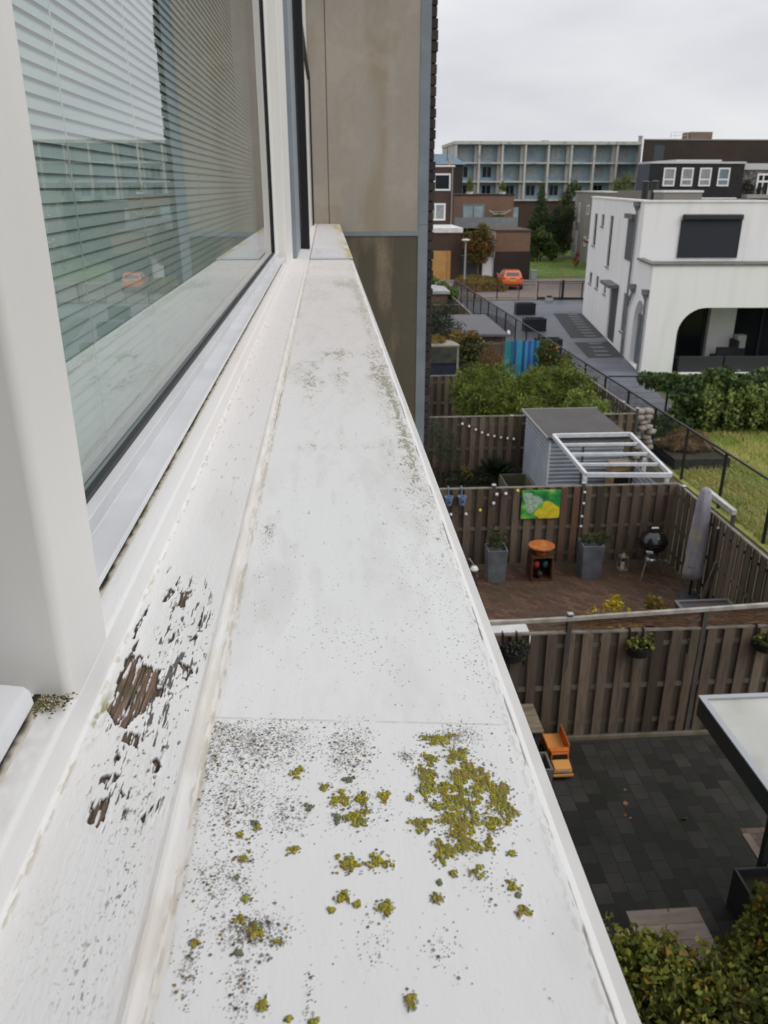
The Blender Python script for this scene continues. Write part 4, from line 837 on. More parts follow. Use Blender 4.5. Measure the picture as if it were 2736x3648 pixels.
# closed parasol in its cover
px, py = 7.13, 14.0
t = thing('parasol', 'closed parasol wrapped in a greyish lilac cover', 'parasol', (px, py, 0))
fold = lambda a, z: 1+.10*sin(a*4+z*2)+.05*sin(a*9-z*5)
MB().lathe((px, py, 0), [(.10, .42), (.185, .46), (.20, .62), (.165, .85), (.175, 1.0), (.165, 1.35), (.14, 1.75), (.115, 2.1), (.09, 2.30), (.04, 2.36)], 40, fold).build('cover', M('lilac grey cover', (.30, .285, .335), .85, var=(.23, .215, .255), scale=3, stain=(.36, .34, .19), sscale=1.6, slo=.55, bump=.01, bscale=9), t, smooth=True)
MB().cyl((px, py, 0), (px, py, .45), .03).build('pole', m_iron, t); MB().cyl((px, py, .001), (px, py, .07), .24, .20, 24).build('base', m_dark, t)
MB().lathe((px, py, .72), [(.172, 0), (.182, .02), (.172, .04)], 24).build('tie_strap', M('strap', (.16, .15, .18), .8), t)
single(MB().beam((7.27, 13.75, .02), (7.345, 13.55, 1.0), .10, .03), 'loose_plank', M('grey plank', (.20, .17, .145), .9, var=(.14, .115, .095), scale=8, stretch=(2, 2, .4)), 'loose grey plank leaning on the side fence beside the parasol', 'plank')
# dark garden table, flower pot, yellow shrub, white box
t = thing('cushion_chest', 'low dark brown storage chest in the terrace corner near the pale rail', 'chest', (6.75, 12.3, 0))
MB().box((6.20, 11.95, .0), (7.16, 12.62, .62)).build('body', M('dark wicker', (.045, .042, .042), .7, var=(.03, .028, .028), scale=40), t)
mb = MB().box((6.17, 11.92, .622), (7.2, 12.66, .66)); mb.build('lid', M('dark lid', (.060, .054, .052), .6), t)
mb = MB().box((6.17, 12.60, .661), (7.2, 12.66, .69)).box((6.17, 11.92, .661), (6.23, 12.60, .69)).box((7.14, 11.92, .661), (7.2, 12.60, .69)); mb.build('lid_rim', M('grey rim', (.13, .12, .115), .6), t)
t = thing('flower_pot', 'dark flower pot with green and orange plants near the chest', 'flower pot', (5.95, 12.9, 0))
MB().lathe((5.95, 12.9, 0), [(.13, 0), (.17, .30), (.185, .36), (.165, .36), (.15, .31)], 20).build('pot', M('dark pot', (.045, .05, .055), .6), t, smooth=True)
foliage('plant', leaf_mat('mixed flowers', [(.05, .09, .015), (.12, .19, .03), (.40, .14, .03), (.20, .22, .04), (.25, .05, .03)]), t, [(5.95, 12.9, .47, .2, .18, .14), (5.85, 12.9, .55, .1, .1, .14)], 420, .06, 3, asp=.6)
t = thing('yellow_shrub', 'bright yellow leaved shrub just behind the twig screen', 'shrub', (4.65, 11.7, 0))
foliage('leaves', leaf_mat('yellow leaves', [(.50, .36, .02), (.58, .44, .03), (.42, .33, .03), (.30, .30, .03)]), t, [(4.35, 11.8, .75, .18, .16, .3), (4.75, 11.9, .95, .18, .16, .28), (5.05, 11.8, .65, .22, .2, .25), (4.7, 11.7, .5, .45, .25, .3)], 950, .10, 4, asp=.6)
mb = MB(); rng = random.Random(2)
for _ in range(9): mb.cyl((4.68+rng.uniform(-.1, .1), 11.72, 0), (4.7+rng.uniform(-.45, .4), 11.8+rng.uniform(-.1, .1), .85), .012, .004, n=5)
mb.build('stems', m_twig, t)
t = thing('garden_cupboard', 'white topped cupboard behind the near fence beside the ledge', 'cupboard', (2.5, 11, 0))
MB().box((1.9, 10.9, 0), (3.05, 11.55, .98)).build('body', M('cream cupboard', (.42, .40, .37), .6), t)
MB().box((1.86, 10.86, .981), (3.12, 11.6, 1.02)).build('top', M('white laminate', (.66, .65, .63), .4, var=(.55, .54, .52), scale=3), t, bevel=.008)
t = thing('spray_bottle', 'white capped dark garden sprayer left of the first tall planter', 'sprayer', (2.85, 14.8, 0))
MB().cyl((2.87, 14.8, 0), (2.87, 14.8, .36), .085, n=16).build('tank', M('dark tank', (.06, .04, .06), .5, var=(.30, .13, .02), scale=9, lo=.55, hi=.62), t)
MB().lathe((2.87, 14.8, .361), [(.075, 0), (.085, .03), (.06, .08), (.02, .10)], 16).build('cap', M('white cap', (.72, .71, .69), .4), t)
MB().tube([(2.87, 14.8, .46), (2.80, 14.75, .58), (2.74, 14.75, .66)], .012).build('lance', m_galv, t)
# picture, buckets, string lights on the terrace fence
yf = Y2-.045
t = thing('outdoor_painting', 'unframed green picture with large yellow petals hung on the terrace fence', 'painting', (4.4, yf, 1.1))
m, n, b = new_mat('printed flower canvas'); g = n.nodes.new('ShaderNodeNewGeometry')
nz = n.nodes.new('ShaderNodeTexNoise'); nz.inputs['Scale'].default_value = 4.2; nz.inputs['Detail'].default_value = 2; L(n, g.outputs['Position'], nz.inputs['Vector'])
r = n.nodes.new('ShaderNodeValToRGB'); cr = r.color_ramp
for _ in range(3): cr.elements.new(.5)
for e, (p_, c_) in zip(cr.elements, ((.30, (.01, .12, .05)), (.44, (.02, .26, .06)), (.54, (.10, .42, .05)), (.63, (.33, .55, .08)), (.72, (.45, .55, .30)))): e.position = p_; e.color = (*c_, 1)
L(n, nz.outputs[0], r.inputs[0]); L(n, r.outputs[0], b.inputs['Base Color']); b.inputs['Roughness'].default_value = .5
MB().box((3.99, yf-.03, 1.12), (4.82, yf, 1.755)).build('canvas', m, t)
def petals(name, blobs, mat, y):
    mb = MB()
    for i, (cx, cz, rx, rz, ph) in enumerate(blobs):
        n_ = 22; yy = y-.0006*i; ps = [(cx+rx*(1+.08*sin(3*a+ph))*cos(a), yy, cz+rz*(1+.08*sin(3*a+ph))*sin(a)) for a in [2*pi*k/n_ for k in range(n_)]]
        ps = [(min(max(x, 3.991), 4.819), yy_, min(max(z, 1.121), 1.754)) for x, yy_, z in ps]; mb.quad(*ps)
    return mb.build(name, mat, t)
petals('pale_petals', [(4.20, 1.42, .13, .17, 1), (4.28, 1.52, .15, .12, 2), (4.12, 1.60, .11, .12, 0)], M('pale petal print', (.46, .56, .40), .5, var=(.20, .36, .30), scale=16), yf-.0315)
petals('yellow_petals', [(4.58, 1.22, .30, .15, 0), (4.56, 1.38, .13, .14, 1), (4.70, 1.28, .13, .14, 2)], M('yellow petal print', (.72, .62, .04), .5, var=(.55, .46, .02), scale=9), yf-.0345)
m_bk = M('blue grey enamel', (.16, .23, .36), .4)
bk = None
for x, lb in ((2.42, 'blue grey bucket hanging on the terrace fence nearest the ledge'), (2.70, 'blue grey bucket hanging on the terrace fence, second from the ledge')):
    if bk is None:
        bk = thing('bucket', lb, 'bucket', (x, yf-.09, 1.5), 'blue buckets on the terrace fence')
        MB().lathe((x, yf-.09, 1.50), [(.055, 0), (.085, .17), (.095, .19), (.08, .19), (.05, .02)], 18).build('pail', m_bk, bk, smooth=False)
        MB().tube([(x, yf-.012, 1.65), (x, yf-.012, 1.84), (x, yf+.06, 1.86)], .014).build('hook', m_bk, bk); MB().obox((x, yf-.187, 1.60), (.05, .008, .05)).build('label_plate', m_dark, bk)
    else:
        c = copy_tree(bk); c.location.x = x; c['label'] = lb
def string_lights(lb, pts, y, cols, r=.035):
    t = thing('string_lights', lb, 'string lights', (pts[0][0], y, pts[0][1]))
    MB().tube([(x, y, z+.04) for x, z in pts], .006, 5).build('cord', m_iron, t)
    for i, (x, z) in enumerate(pts): MB().lathe((x, y, z-r), [(.3*r, 0), (.9*r, .5*r), (r, r), (.8*r, 1.6*r), (.3*r, 2*r)], 12).build('bulb', cols[i % len(cols)], t, smooth=True)
m_bw = M('white bulb', (.72, .70, .66), .3); m_by = M('yellow bulb', (.70, .58, .10), .3)
string_lights('string of white and yellow bulbs sagging along the terrace fence', [(2.15, 1.38), (2.48, 1.27), (2.80, 1.27), (3.10, 1.35), (3.38, 1.50), (3.44, 1.70), (3.63, 1.71), (3.88, 1.77)], yf-.05, [m_bw, m_bw, m_bw, m_by, m_bw, m_bw, m_bw, m_by])
string_lights('string of small white bulbs along the fence behind the corrugated shed', [(3.62, 1.62), (3.81, 1.55), (4.0, 1.45), (4.18, 1.36), (4.35, 1.29), (4.53, 1.25), (4.72, 1.21), (4.91, 1.18), (5.08, 1.16)], Y3-.06, [m_bw], .036)
string_lights('chain of small lamps down the fence post right of the picture', [(5.32, 1.70), (5.32, 1.45), (5.31, 1.15), (5.31, .92)], yf-.06, [m_bw], .028)
string_lights('chain of small lamps along the side fence behind the parasol', [], yf, [m_bw]) if False else None

# ------------------------------------------------------------------ garden with the corrugated shed
m_cor = M('grey corrugated steel', (.27, .295, .34), .5, var=(.23, .25, .29), scale=2, stain=(.33, .34, .36), sscale=1.5)
m_wal = M('white aluminium', (.62, .63, .65), .4, var=(.52, .53, .54), scale=5)
t = thing('garden_shed', 'grey corrugated steel shed with a flat dark roof', 'shed', (6.1, 19.3, 0))
def corr(mb, p, q, z0, z1, out, pitch=.10, amp=.014):
    """horizontally ribbed sheet from p to q"""
    n = int((z1-z0)/pitch)*4; zs = [z0+(z1-z0)*i/n for i in range(n+1)]; vs = []
    for i, z in enumerate(zs):
        o = amp*(1 if i % 4 in (1, 2) else 0)
        for c in (p, q): vs.append((c[0]+out[0]*o, c[1]+out[1]*o, z))
    return mb.add(vs, [(2*i, 2*i+1, 2*i+3, 2*i+2) for i in range(n)])
mb = MB(); corr(mb, (5.2, 20.55), (5.2, 18.15), 0, 2.10, (-1, 0)); mb.build('side_wall', m_cor, t)
mb = MB(); corr(mb, (5.2, 18.15), (7.02, 18.15), 0, 2.10, (0, -1)); mb.build('front_wall', m_cor, t)
mb = MB(); corr(mb, (7.02, 18.15), (7.02, 20.55), 0, 2.10, (1, 0)); corr(mb, (7.02, 20.55), (5.2, 20.55), 0, 2.10, (0, 1)); mb.build('rear_walls', m_cor, t)
MB().prism([(5.12, 18.05), (7.12, 18.05), (7.12, 20.66), (5.12, 20.66)], 2.12, 2.18).build('roof', M('dark roofing felt', (.085, .082, .078), .9, var=(.072, .068, .064), scale=2, bump=.002), t)
mb = MB().box((5.09, 20.661, 2.13), (7.15, 20.70, 2.20)).box((5.085, 18.03, 2.13), (5.119, 20.66, 2.20)); mb.build('roof_edge', M('roof edge trim', (.24, .235, .225), .6), t)
MB().box((5.185, 18.115, 0), (5.225, 18.133, 2.11)).build('corner_trim', m_wal, t)
MB().box((6.02, 18.118, .02), (6.045, 18.134, 2.0)).build('door_edge', m_dark, t)
t = thing('pergola', 'white aluminium pergola frame with open rafters in front of the corrugated shed', 'pergola', (6.2, 16.8, 0))
A, B, C_, D_ = (5.24, 18.03, 2.235), (7.10, 18.03, 2.235), (7.27, 15.90, 1.95), (5.42, 15.95, 1.98)
mb = MB()
for a, b in ((A, B), (B, C_), (C_, D_), (D_, A)): mb.beam(a, b, .065, .09)
mb.build('ring_beam', m_wal, t)
for k in (1, 2, 3):
    f_ = k/4; a = [A[i]+(D_[i]-A[i])*f_ for i in (0, 1, 2)]; b = [B[i]+(C_[i]-B[i])*f_ for i in (0, 1, 2)]
    MB().beam((a[0]+.05, a[1], a[2]-.005), (b[0]-.05, b[1], b[2]-.005), .055, .06).build('rafter', m_wal, t)
for x, y, zt in ((5.40, 15.95, 1.94), (7.2, 15.93, 1.9), (7.06, 16.9, 2.0)): MB().box((x-.04, y-.04, 0), (x+.04, y+.04, zt)).build('post', m_wal, t)
mb = MB(); corr(mb, (7.0, 18.1), (7.0, 16.0), 0, 1.75, (-1, 0)); mb.build('side_screen', m_cor, t)
t = thing('wooden_cabinet', 'small pale wooden cabinet standing inside the pergola', 'cabinet', (6.72, 17.5, 0))
MB().box((6.50, 17.3, .02), (6.94, 17.72, 1.68)).build('carcass', M('pine', (.33, .22, .11), .7, var=(.25, .16, .08), scale=6), t)
MB().box((6.48, 17.28, 1.681), (6.96, 17.74, 1.72)).build('top', m_plank, t)
for z in (.25, .75, 1.2): MB().box((6.55, 17.292, z), (6.89, 17.2995, z+.36)).build('painted_opening', m_black, t)  # black panels paint the dark inside of openings on a solid carcass
t = thing('raised_bed', 'olive green timber raised bed left of the corrugated shed', 'planter', (4.9, 19.5, 0))
mb = MB(); x0, x1, ya, yb = 4.42, 5.14, 18.6, 19.95
for a, b in (((x0, ya, 0), (x0+.045, yb, .62)), ((x1-.045, ya, 0), (x1, yb, .62)), ((x0+.045, yb-.045, 0), (x1-.045, yb, .62)), ((x0+.045, ya, 0), (x1-.045, ya+.045, .62))): mb.box(a, b)
mb.build('boards', M('olive stained wood', (.11, .105, .065), .85, var=(.08, .075, .045), scale=6), t, bevel=.005); MB().box((x0+.046, ya+.046, .02), (x1-.046, yb-.046, .30)).build('soil', m_soil, t)
# yucca, little tree and flowers in the dark corner
t = thing('yucca', 'dark spiky yucca in front of the fence beside the raised bed', 'plant', (4.5, 20.8, 0))
rs = np.random.RandomState(2); dd = rs.normal(size=(110, 3)); dd[:, 2] = np.abs(dd[:, 2])*.8+.1; dd /= np.linalg.norm(dd, axis=1)[:, None]
Vv, Ff = leaf_quads(np.array((4.5, 20.75, .32))+dd*.32, .62, rs, asp=.055, dirs=dd*4, var=.3); np_mesh('blades', Vv, Ff, leaf_mat('yucca blade', [(.02, .035, .018), (.04, .06, .03), (.03, .05, .02)]), t)
MB().cyl((4.5, 20.75, 0), (4.5, 20.75, .35), .06).build('stem', m_twig, t)
def tree(name, lb, loc, h, r, E, n, sz, mat, seed, cat='tree', group=None, spread=.5, trunk=None, asp=.5, shell=.45, ntw=7):
    t = thing(name, lb, cat, (loc[0], loc[1], 0), group); mb = MB(); limbs(mb, (loc[0], loc[1], 0), h, r, random.Random(seed), ntw, spread); mb.build('trunk', trunk or m_twig, t)
    foliage('crown', mat, t, E, n, sz, seed, asp=asp, shell=shell); return t
m_olive = leaf_mat('grey green leaves', [(.03, .045, .028), (.05, .065, .04), (.07, .085, .055), (.04, .055, .02)])
tree('small_tree', 'small grey green tree by the concrete bay in front of the bulb fence', (2.95, 20.7), 1.5, .035, [(2.95, 20.7, 1.35, .5, .4, .55), (3.15, 20.6, 1.0, .4, .35, .4), (2.8, 20.7, 1.75, .3, .3, .3)], 2600, .055, m_olive, 5, asp=.3, shell=.25)
t = thing('yellow_flowers', 'clump of yellow flowers at the foot of the fence left of the yucca', 'flowers', (3.7, 20.9, 0))
foliage('flower_heads', leaf_mat('yellow petals', [(.40, .30, .02), (.30, .25, .03), (.10, .12, .02)]), t, [(3.7, 20.9, .42, .16, .12, .2), (3.8, 20.8, .25, .15, .1, .15)], 170, .05, 6); foliage('leaves', m_olive, t, [(3.75, 20.9, .25, .35, .2, .25)], 300, .07, 7)
t = thing('groundcover_shrub', 'dark low shrub between the small tree and the yucca', 'shrub', (3.4, 20.8, 0)); foliage('leaves', leaf_mat('dark shrub', [(.015, .025, .012), (.03, .04, .02), (.02, .03, .012)]), t, [(3.3, 20.9, .25, .5, .3, .3), (4.1, 20.9, .2, .4, .25, .25), (2.6, 20.8, .35, .4, .3, .4)], 1400, .07, 8)

# ------------------------------------------------------------------ leafy garden and the rows behind it
m_bam = leaf_mat('feathery green leaves', [(.09, .135, .012), (.14, .19, .018), (.19, .24, .03), (.26, .28, .05), (.12, .16, .015)], clump=(.03, .052, .008), cscale=2.4)  # dark clump colour paints the shadowed gaps between leaf clusters
m_lite = leaf_mat('light green leaves', [(.15, .21, .03), (.21, .27, .05), (.27, .31, .075), (.13, .18, .028)], clump=(.11, .16, .025), cscale=2)
def shrub(lb, E, n, sz, mat, seed, asp=.35, name='shrub', shell=.5, zmin=0):
    t = thing(name, lb, 'shrub', (E[0][0], E[0][1], 0)); foliage('leaves', mat, t, E, n, sz, seed, asp=asp, shell=shell, zmin=zmin)
    mb = MB(); rng = random.Random(seed)
    for e in E:
        for _ in range(4): mb.cyl((e[0]+rng.uniform(-.2, .2)*e[3], e[1]+rng.uniform(-.2, .2)*e[4], 0), (e[0]+rng.uniform(-.5, .5)*e[3], e[1]+rng.uniform(-.5, .5)*e[4], e[2]+e[5]*.5), .02, .006, n=5)
    mb.build('stems', m_twig, t); return t
rng = random.Random(12)
def clumps(x0, x1, y0, y1, z, r, n): return [(rng.uniform(x0, x1), rng.uniform(y0, y1), z+rng.uniform(-.35, .2), r*rng.uniform(.6, 1.1), r*rng.uniform(.6, 1.1), r*rng.uniform(.6, 1.0)) for _ in range(n)]
shrub('large feathery dark green bamboo clump left of the lighter shrub', clumps(4.4, 6.4, 22.4, 25.6, 1.75, .8, 14)+[(4.5, 23.6, 1.0, .6, 1, 1.0), (5.9, 24.4, 1.0, .9, 1.1, 1.1), (5.4, 24.6, 2.2, .4, .4, .5), (5.2, 24.2, .9, .9, .9, .9)], 20000, .17, m_bam, 31, .2)
shrub('feathery green bamboo clump with pale tips behind the shed roof', clumps(6.5, 8.2, 23.0, 25.8, 1.7, .7, 12)+[(7.2, 24.6, 1.0, .9, 1.0, 1.0), (7.9, 25.0, 1.1, .5, .7, .9), (7.7, 25.6, 2.0, .3, .3, .5)], 16000, .17, m_bam, 32, .2)
shrub('bright light green shrub just behind the flat shed roof', clumps(6.7, 8.2, 22.0, 22.8, 1.45, .45, 9)+[(7.3, 22.3, 1.0, .9, .5, .9), (7.1, 22.4, 2.0, .3, .3, .3)], 12000, .10, m_lite, 33, .4)
m_fan = M('grey bark', (.1, .08, .06), .9)
tree('small_tree', 'dark green tree against the concrete bay beside the grey flat roof', (4.3, 30.2), 2.4, .06, [(4.2, 30, 2.7, .8, .7, .8), (4.7, 30, 2.3, .6, .5, .5), (3.9, 30.1, 3.2, .6, .5, .7), (4.4, 29.8, 3.6, .35, .3, .35)], 5200, .10, leaf_mat('dusky leaves', [(.022, .034, .018), (.04, .055, .028), (.055, .07, .04)]), 9, asp=.3, shell=.25)
shrub('dark green shrub with yellowing leaves left of the round brown bush', [(4.95, 29.3, 1.6, .45, .5, 1.0), (5.2, 29.3, 2.3, .5, .4, .45), (5.0, 29.0, .9, .45, .45, .8)], 4200, .10, leaf_mat('ivy shrub', [(.02, .035, .012), (.035, .055, .018), (.05, .07, .02), (.25, .20, .03)]), 34, .6)
shrub('round rusty brown bush in front of the brown shed wall', [(5.98, 30.5, 1.45, .58, .55, .66), (5.98, 30.5, .95, .45, .45, .5)], 6500, .06, leaf_mat('rusty leaves', [(.17, .095, .028), (.22, .125, .035), (.13, .08, .025), (.15, .11, .03)]), 35, .5, shell=.75)
shrub('flowering climber with orange blooms right of the blue striped screen', [(8.0, 28.6, 1.6, .5, .5, .8), (8.5, 28.8, 1.2, .5, .5, .8), (7.75, 28.4, 2.2, .4, .35, .45), (8.7, 29.4, .9, .4, .5, .7)], 5200, .10, leaf_mat('rose leaves', [(.03, .055, .012), (.05, .08, .018), (.09, .12, .025), (.04, .07, .015), (.06, .09, .02), (.05, .075, .015), (.06, .085, .02), (.05, .08, .02), (.45, .20, .04)]), 36, .6)
# blue striped screen, brown shed with grey roof, covered trampoline
t = thing('striped_screen', 'garden screen of upright boards painted in blue and turquoise stripes', 'screen', (7.65, 32, 0)); mb = MB()
cols = [(.02, .30, .33), (.02, .27, .30), (.03, .16, .20), (.02, .09, .30), (.06, .27, .50), (.02, .35, .40), (.015, .07, .32), (.07, .27, .48), (.02, .10, .36), (.04, .24, .40), (.02, .07, .30)]
k = 0; x = 7.02
while x < 8.30:
    c = cols[k % len(cols)]; MB().box((x, 31.9, .05), (x+.112, 31.925, 2.0-.01*(k % 3))).build('board', M('stripe paint', c, .6, var=tuple(v*.8 for v in c), scale=5, stretch=(1, 1, .4)), t); x += .116; k += 1
MB().box((7.0, 31.93, .2), (8.32, 31.97, .3)).box((7.0, 31.93, 1.6), (8.32, 31.97, 1.7)).build('cross_rails', m_fb, t)
t = thing('flat_roof_shed', 'brown plank shed with a large flat grey roof below the black fence', 'shed', (6, 34.5, 0))
MB().box((4.98, 32.0, 0), (6.96, 36.9, 2.2)).build('walls', M('brown planks', (.11, .08, .06), .9, var=(.14, .105, .08), scale=6, stretch=(4, 4, .3)), t)
MB().prism([(4.85, 31.8), (7.08, 31.7), (7.13, 37.0), (4.85, 37.1)], 2.202, 2.30).build('roof', M('grey roofing felt', (.115, .112, .118), .85, var=(.095, .092, .098), scale=1.2, stain=(.14, .135, .14), bump=.002), t)
MB().box((5.3, 31.985, 1.85), (7.0, 31.998, 1.93)).build('ledge_strip', m_cap, t)
MB().beam((7.1, 31.68, 2.31), (7.22, 32.4, 2.31), .09, .05).build('gutter_end', M('pale gutter', (.5, .5, .47), .6), t)
t = thing('trampoline_shelter', 'dark netted play shelter with a pale post above the fence', 'shelter', (3.9, 28, 0))
MB().box((2.6, 28.0, .1), (4.42, 28.06, 1.95)).build('dark_cover', M('midnight blue cover', (.012, .016, .030), .6, var=(.02, .026, .045), scale=2), t)
MB().box((2.6, 27.95, 1.955), (4.45, 28.15, 2.52)).build('net', M('dark net', (.03, .033, .03), .8, var=(.06, .06, .04), scale=4), t)
MB().beam((4.5, 28.05, 0), (4.5, 28.05, 2.5), .07).build('post', M('pale weathered post', (.32, .32, .26), .9, var=(.18, .18, .12), scale=5), t)
MB().prism([(2.5, 28), (4.55, 28), (4.4, 29), (2.5, 29)], 2.525, 2.58).build('roof', M('grey plastic roof', (.33, .34, .34), .6, var=(.24, .2, .1), scale=2), t)
t = thing('climber', 'orange leaved climber spilling over the roof of the dark play shelter', 'climber', (3.8, 28.6, 2.5)); foliage('leaves', leaf_mat('orange climber', [(.28, .15, .02), (.20, .14, .03), (.10, .10, .02)]), t, [(3.7, 28.5, 2.68, .5, .4, .16), (4.6, 28.9, 2.75, .3, .3, .2), (5.2, 29.2, 2.75, .25, .2, .14)], 700, .10, 14)
# garden shed with ivy further back
t = thing('ivy_shed', 'low brick shed with a pale roof slab and green ivy near the far railing', 'shed', (6.2, 47.5, 0))
MB().box((3, 46.7, 0), (6.75, 49.5, 2.05)).build('walls', brick_mat('rust brick', (.16, .07, .045), (.20, .10, .06), (.10, .08, .07), .22, .07, 'xz', .01), t); MB().box((2.9, 46.55, 2.055), (6.9, 49.7, 2.22)).build('roof', M('pale felt', (.36, .36, .36), .8, var=(.26, .26, .25), scale=2), t)
foliage('ivy', leaf_mat('ivy green', [(.05, .10, .015), (.10, .16, .03), (.14, .19, .04)]), t, [(6.9, 49.6, 2.1, .4, .8, .3), (7.3, 48, 1.9, .3, .9, .35), (6.0, 51, 2.4, .8, .6, .35)], 2600, .13, 15, asp=.7)

# ------------------------------------------------------------------ beside the meadow: ivy hedge, stone stack, hay heap, raised bed
m_ivy = leaf_mat('ivy leaves', [(.035, .07, .018), (.055, .10, .026), (.085, .135, .032), (.05, .09, .022), (.12, .16, .035), (.22, .23, .055)], clump=(.028, .055, .018), cscale=1.6)
E = [(12.3+.75*k, 25.9-.05*k+.15*sin(k), 1.0, .75, .75, .85+.08*sin(k*2)) for k in range(10)]+[(12.5+.9*k, 25.9, .4, .8, .75, .55) for k in range(8)]+[(12.0, 27.2, 1.3, .6, .7, .35), (11.6, 28.2, 1.2, .4, .7, .25), (13.2, 26.4, 1.65, .6, .5, .25), (15.2, 26.3, 1.75, .9, .5, .2)]
hd = thing('ivy_hedge', 'long dense ivy hedge with hanging strands in front of the white house porch', 'hedge', (15, 25.8, 0))
foliage('leaves', m_ivy, hd, E, 30000, .15, 41, asp=.75, shell=.7, zmin=.02)
rs = np.random.RandomState(9); P = []
for _ in range(130):
    x = 12.2+7*rs.rand(); y = 25.12-.05*(x-12)+.12*rs.normal(); z = 1.2+.6*rs.rand()
    for i in range(int(8+rs.rand()*20)): P.append((x+.05*rs.normal(), y+.04*rs.normal(), z)); z -= .05
    if z < 0: continue
P = np.array([p for p in P if p[2] > .05]); Vv, Ff = leaf_quads(P, .12, rs, asp=.75); np_mesh('hanging_strands', Vv, Ff, leaf_mat('pale ivy strand', [(.16, .22, .045), (.23, .27, .08), (.11, .17, .035)]), hd)
mb = MB(); MB().box((12.4, 25.75, .0), (19, 26.0, 1.35)).build('fence_core', m_fb, hd)
mb.tube([(14.9, 26.3, 1.85), (15.3, 26.2, 1.98), (16.0, 26.2, 2.02), (16.6, 26.3, 2.15)], .05, 7).build('bare_branch', M('pale branch', (.16, .15, .08), .9), hd)
t = thing('stone_stack', 'stack of pale rough stones at the corner of the board fence', 'stone stack', (8.95, 21.9, 0)); rs = np.random.RandomState(4); z = 0; k = 0
m_st = M('pale stone', (.36, .31, .25), .9, isl=[(.27, .25, .22), (.42, .33, .26)], var=(.24, .21, .17), scale=5, bump=.01)
while z < 1.72:
    for dx in (-.14, .14):
        Vv = IV*(1+.25*(rs.rand(len(IV), 1)-.5))*np.array((.19, .22, .095)); np_mesh('stone', Vv+np.array((8.95+dx+.05*rs.normal(), 21.9+.05*rs.normal(), z+.09)), IF, m_st, t)
    z += .15
t = thing('raised_bed', 'black edged raised bed between the black fence and the ivy hedge', 'planter', (10.4, 22.3, 0)); m_bed = M('black stained timber', (.018, .018, .018), .7, var=(.035, .035, .032), scale=4)
mb = MB(); x0, x1, ya, yb, hz = 9.98, 11.65, 21.7, 23.6, .32
for a, b in (((x0, ya, 0), (x1, ya+.06, hz)), ((x0, yb-.06, 0), (x1, yb, hz)), ((x0, ya+.06, 0), (x0+.06, yb-.06, hz)), ((x1-.06, ya+.06, 0), (x1, yb-.06, hz))): mb.box(a, b)
mb.build('boards', m_bed, t); MB().box((x0+.061, ya+.061, .01), (x1-.061, yb-.061, .28)).build('soil', m_soil, t)
t = thing('hay_heap', 'heap of dry brown hay lying on the black raised bed', 'heap', (10.8, 22.9, .36)); rs = np.random.RandomState(3)
E = [(10.6, 22.9, .36, .5, .45, .42), (11.1, 22.9, .36, .4, .4, .36)]; P = in_ellipsoids(E, 15000, rs, .85); P = P[P[:, 2] > .37]
dirs = P-np.array((10.8, 22.9, 1.1)); dirs[:, 2] *= .5; Vv, Ff = leaf_quads(P, .22, rs, asp=.05, dirs=dirs*2); np_mesh('straw', Vv, Ff, leaf_mat('dry hay', [(.30, .20, .10), (.40, .29, .15), (.22, .14, .07), (.34, .22, .11)], trans=.1), t)
MB().lathe((10.6, 22.9, .37), [(.42, 0), (.36, .2), (.1, .36)], 14).lathe((11.1, 22.9, .37), [(.34, 0), (.28, .2), (.08, .30)], 14).build('core', M('hay core', (.13, .08, .04), .95), t)
shrub('dark low shrub on the drive side of the raised bed', [(11.0, 25.2, .3, .6, .5, .4), (11.6, 25.6, .35, .5, .5, .4)], 2200, .10, m_ivy, 44, .7)
# planters on the drive
m_bp = M('black polyester planter', (.014, .016, .019), .45, var=(.02, .022, .026), scale=3)
pl0 = None
for k, (x, y, lb) in enumerate(((12.75, 52.7, 'long black planter box on the drive furthest from the window'), (11.8, 46.3, 'long black planter box on the drive, middle one of the row'), (10.9, 39.7, 'long black planter box on the drive half hidden by the climber'))):
    if pl0 is None:
        pl0 = thing('planter_box', lb, 'planter', (x, y, 0), 'black planter boxes along the drive'); mb = MB(); a, b, h_ = .63, .36, .72
        for p_, q_ in (((x-a, y-b, 0), (x+a, y-b+.08, h_)), ((x-a, y+b-.08, 0), (x+a, y+b, h_)), ((x-a, y-b+.08, 0), (x-a+.08, y+b-.08, h_)), ((x+a-.08, y-b+.08, 0), (x+a, y+b-.08, h_))): mb.box(p_, q_)
        mb.build('walls', m_bp, pl0, bevel=.02); MB().box((x-a+.081, y-b+.081, .02), (x+a-.081, y+b-.081, .42)).build('soil', m_soil, pl0)
    else:
        c = copy_tree(pl0); c.location = (x, y, 0); c['label'] = lb
t = thing('floor_lamp_block', 'low stone block lamp on the drive before the sliding gate', 'garden lamp', (15.9, 58.6, 0)); MB().box((15.65, 58.4, .01), (16.15, 58.8, .28)).build('block', M('pale block', (.33, .33, .33), .8), t, bevel=.03); MB().box((15.72, 58.46, .281), (16.08, 58.74, .45)).build('lamp_head', m_dark, t, bevel=.04)

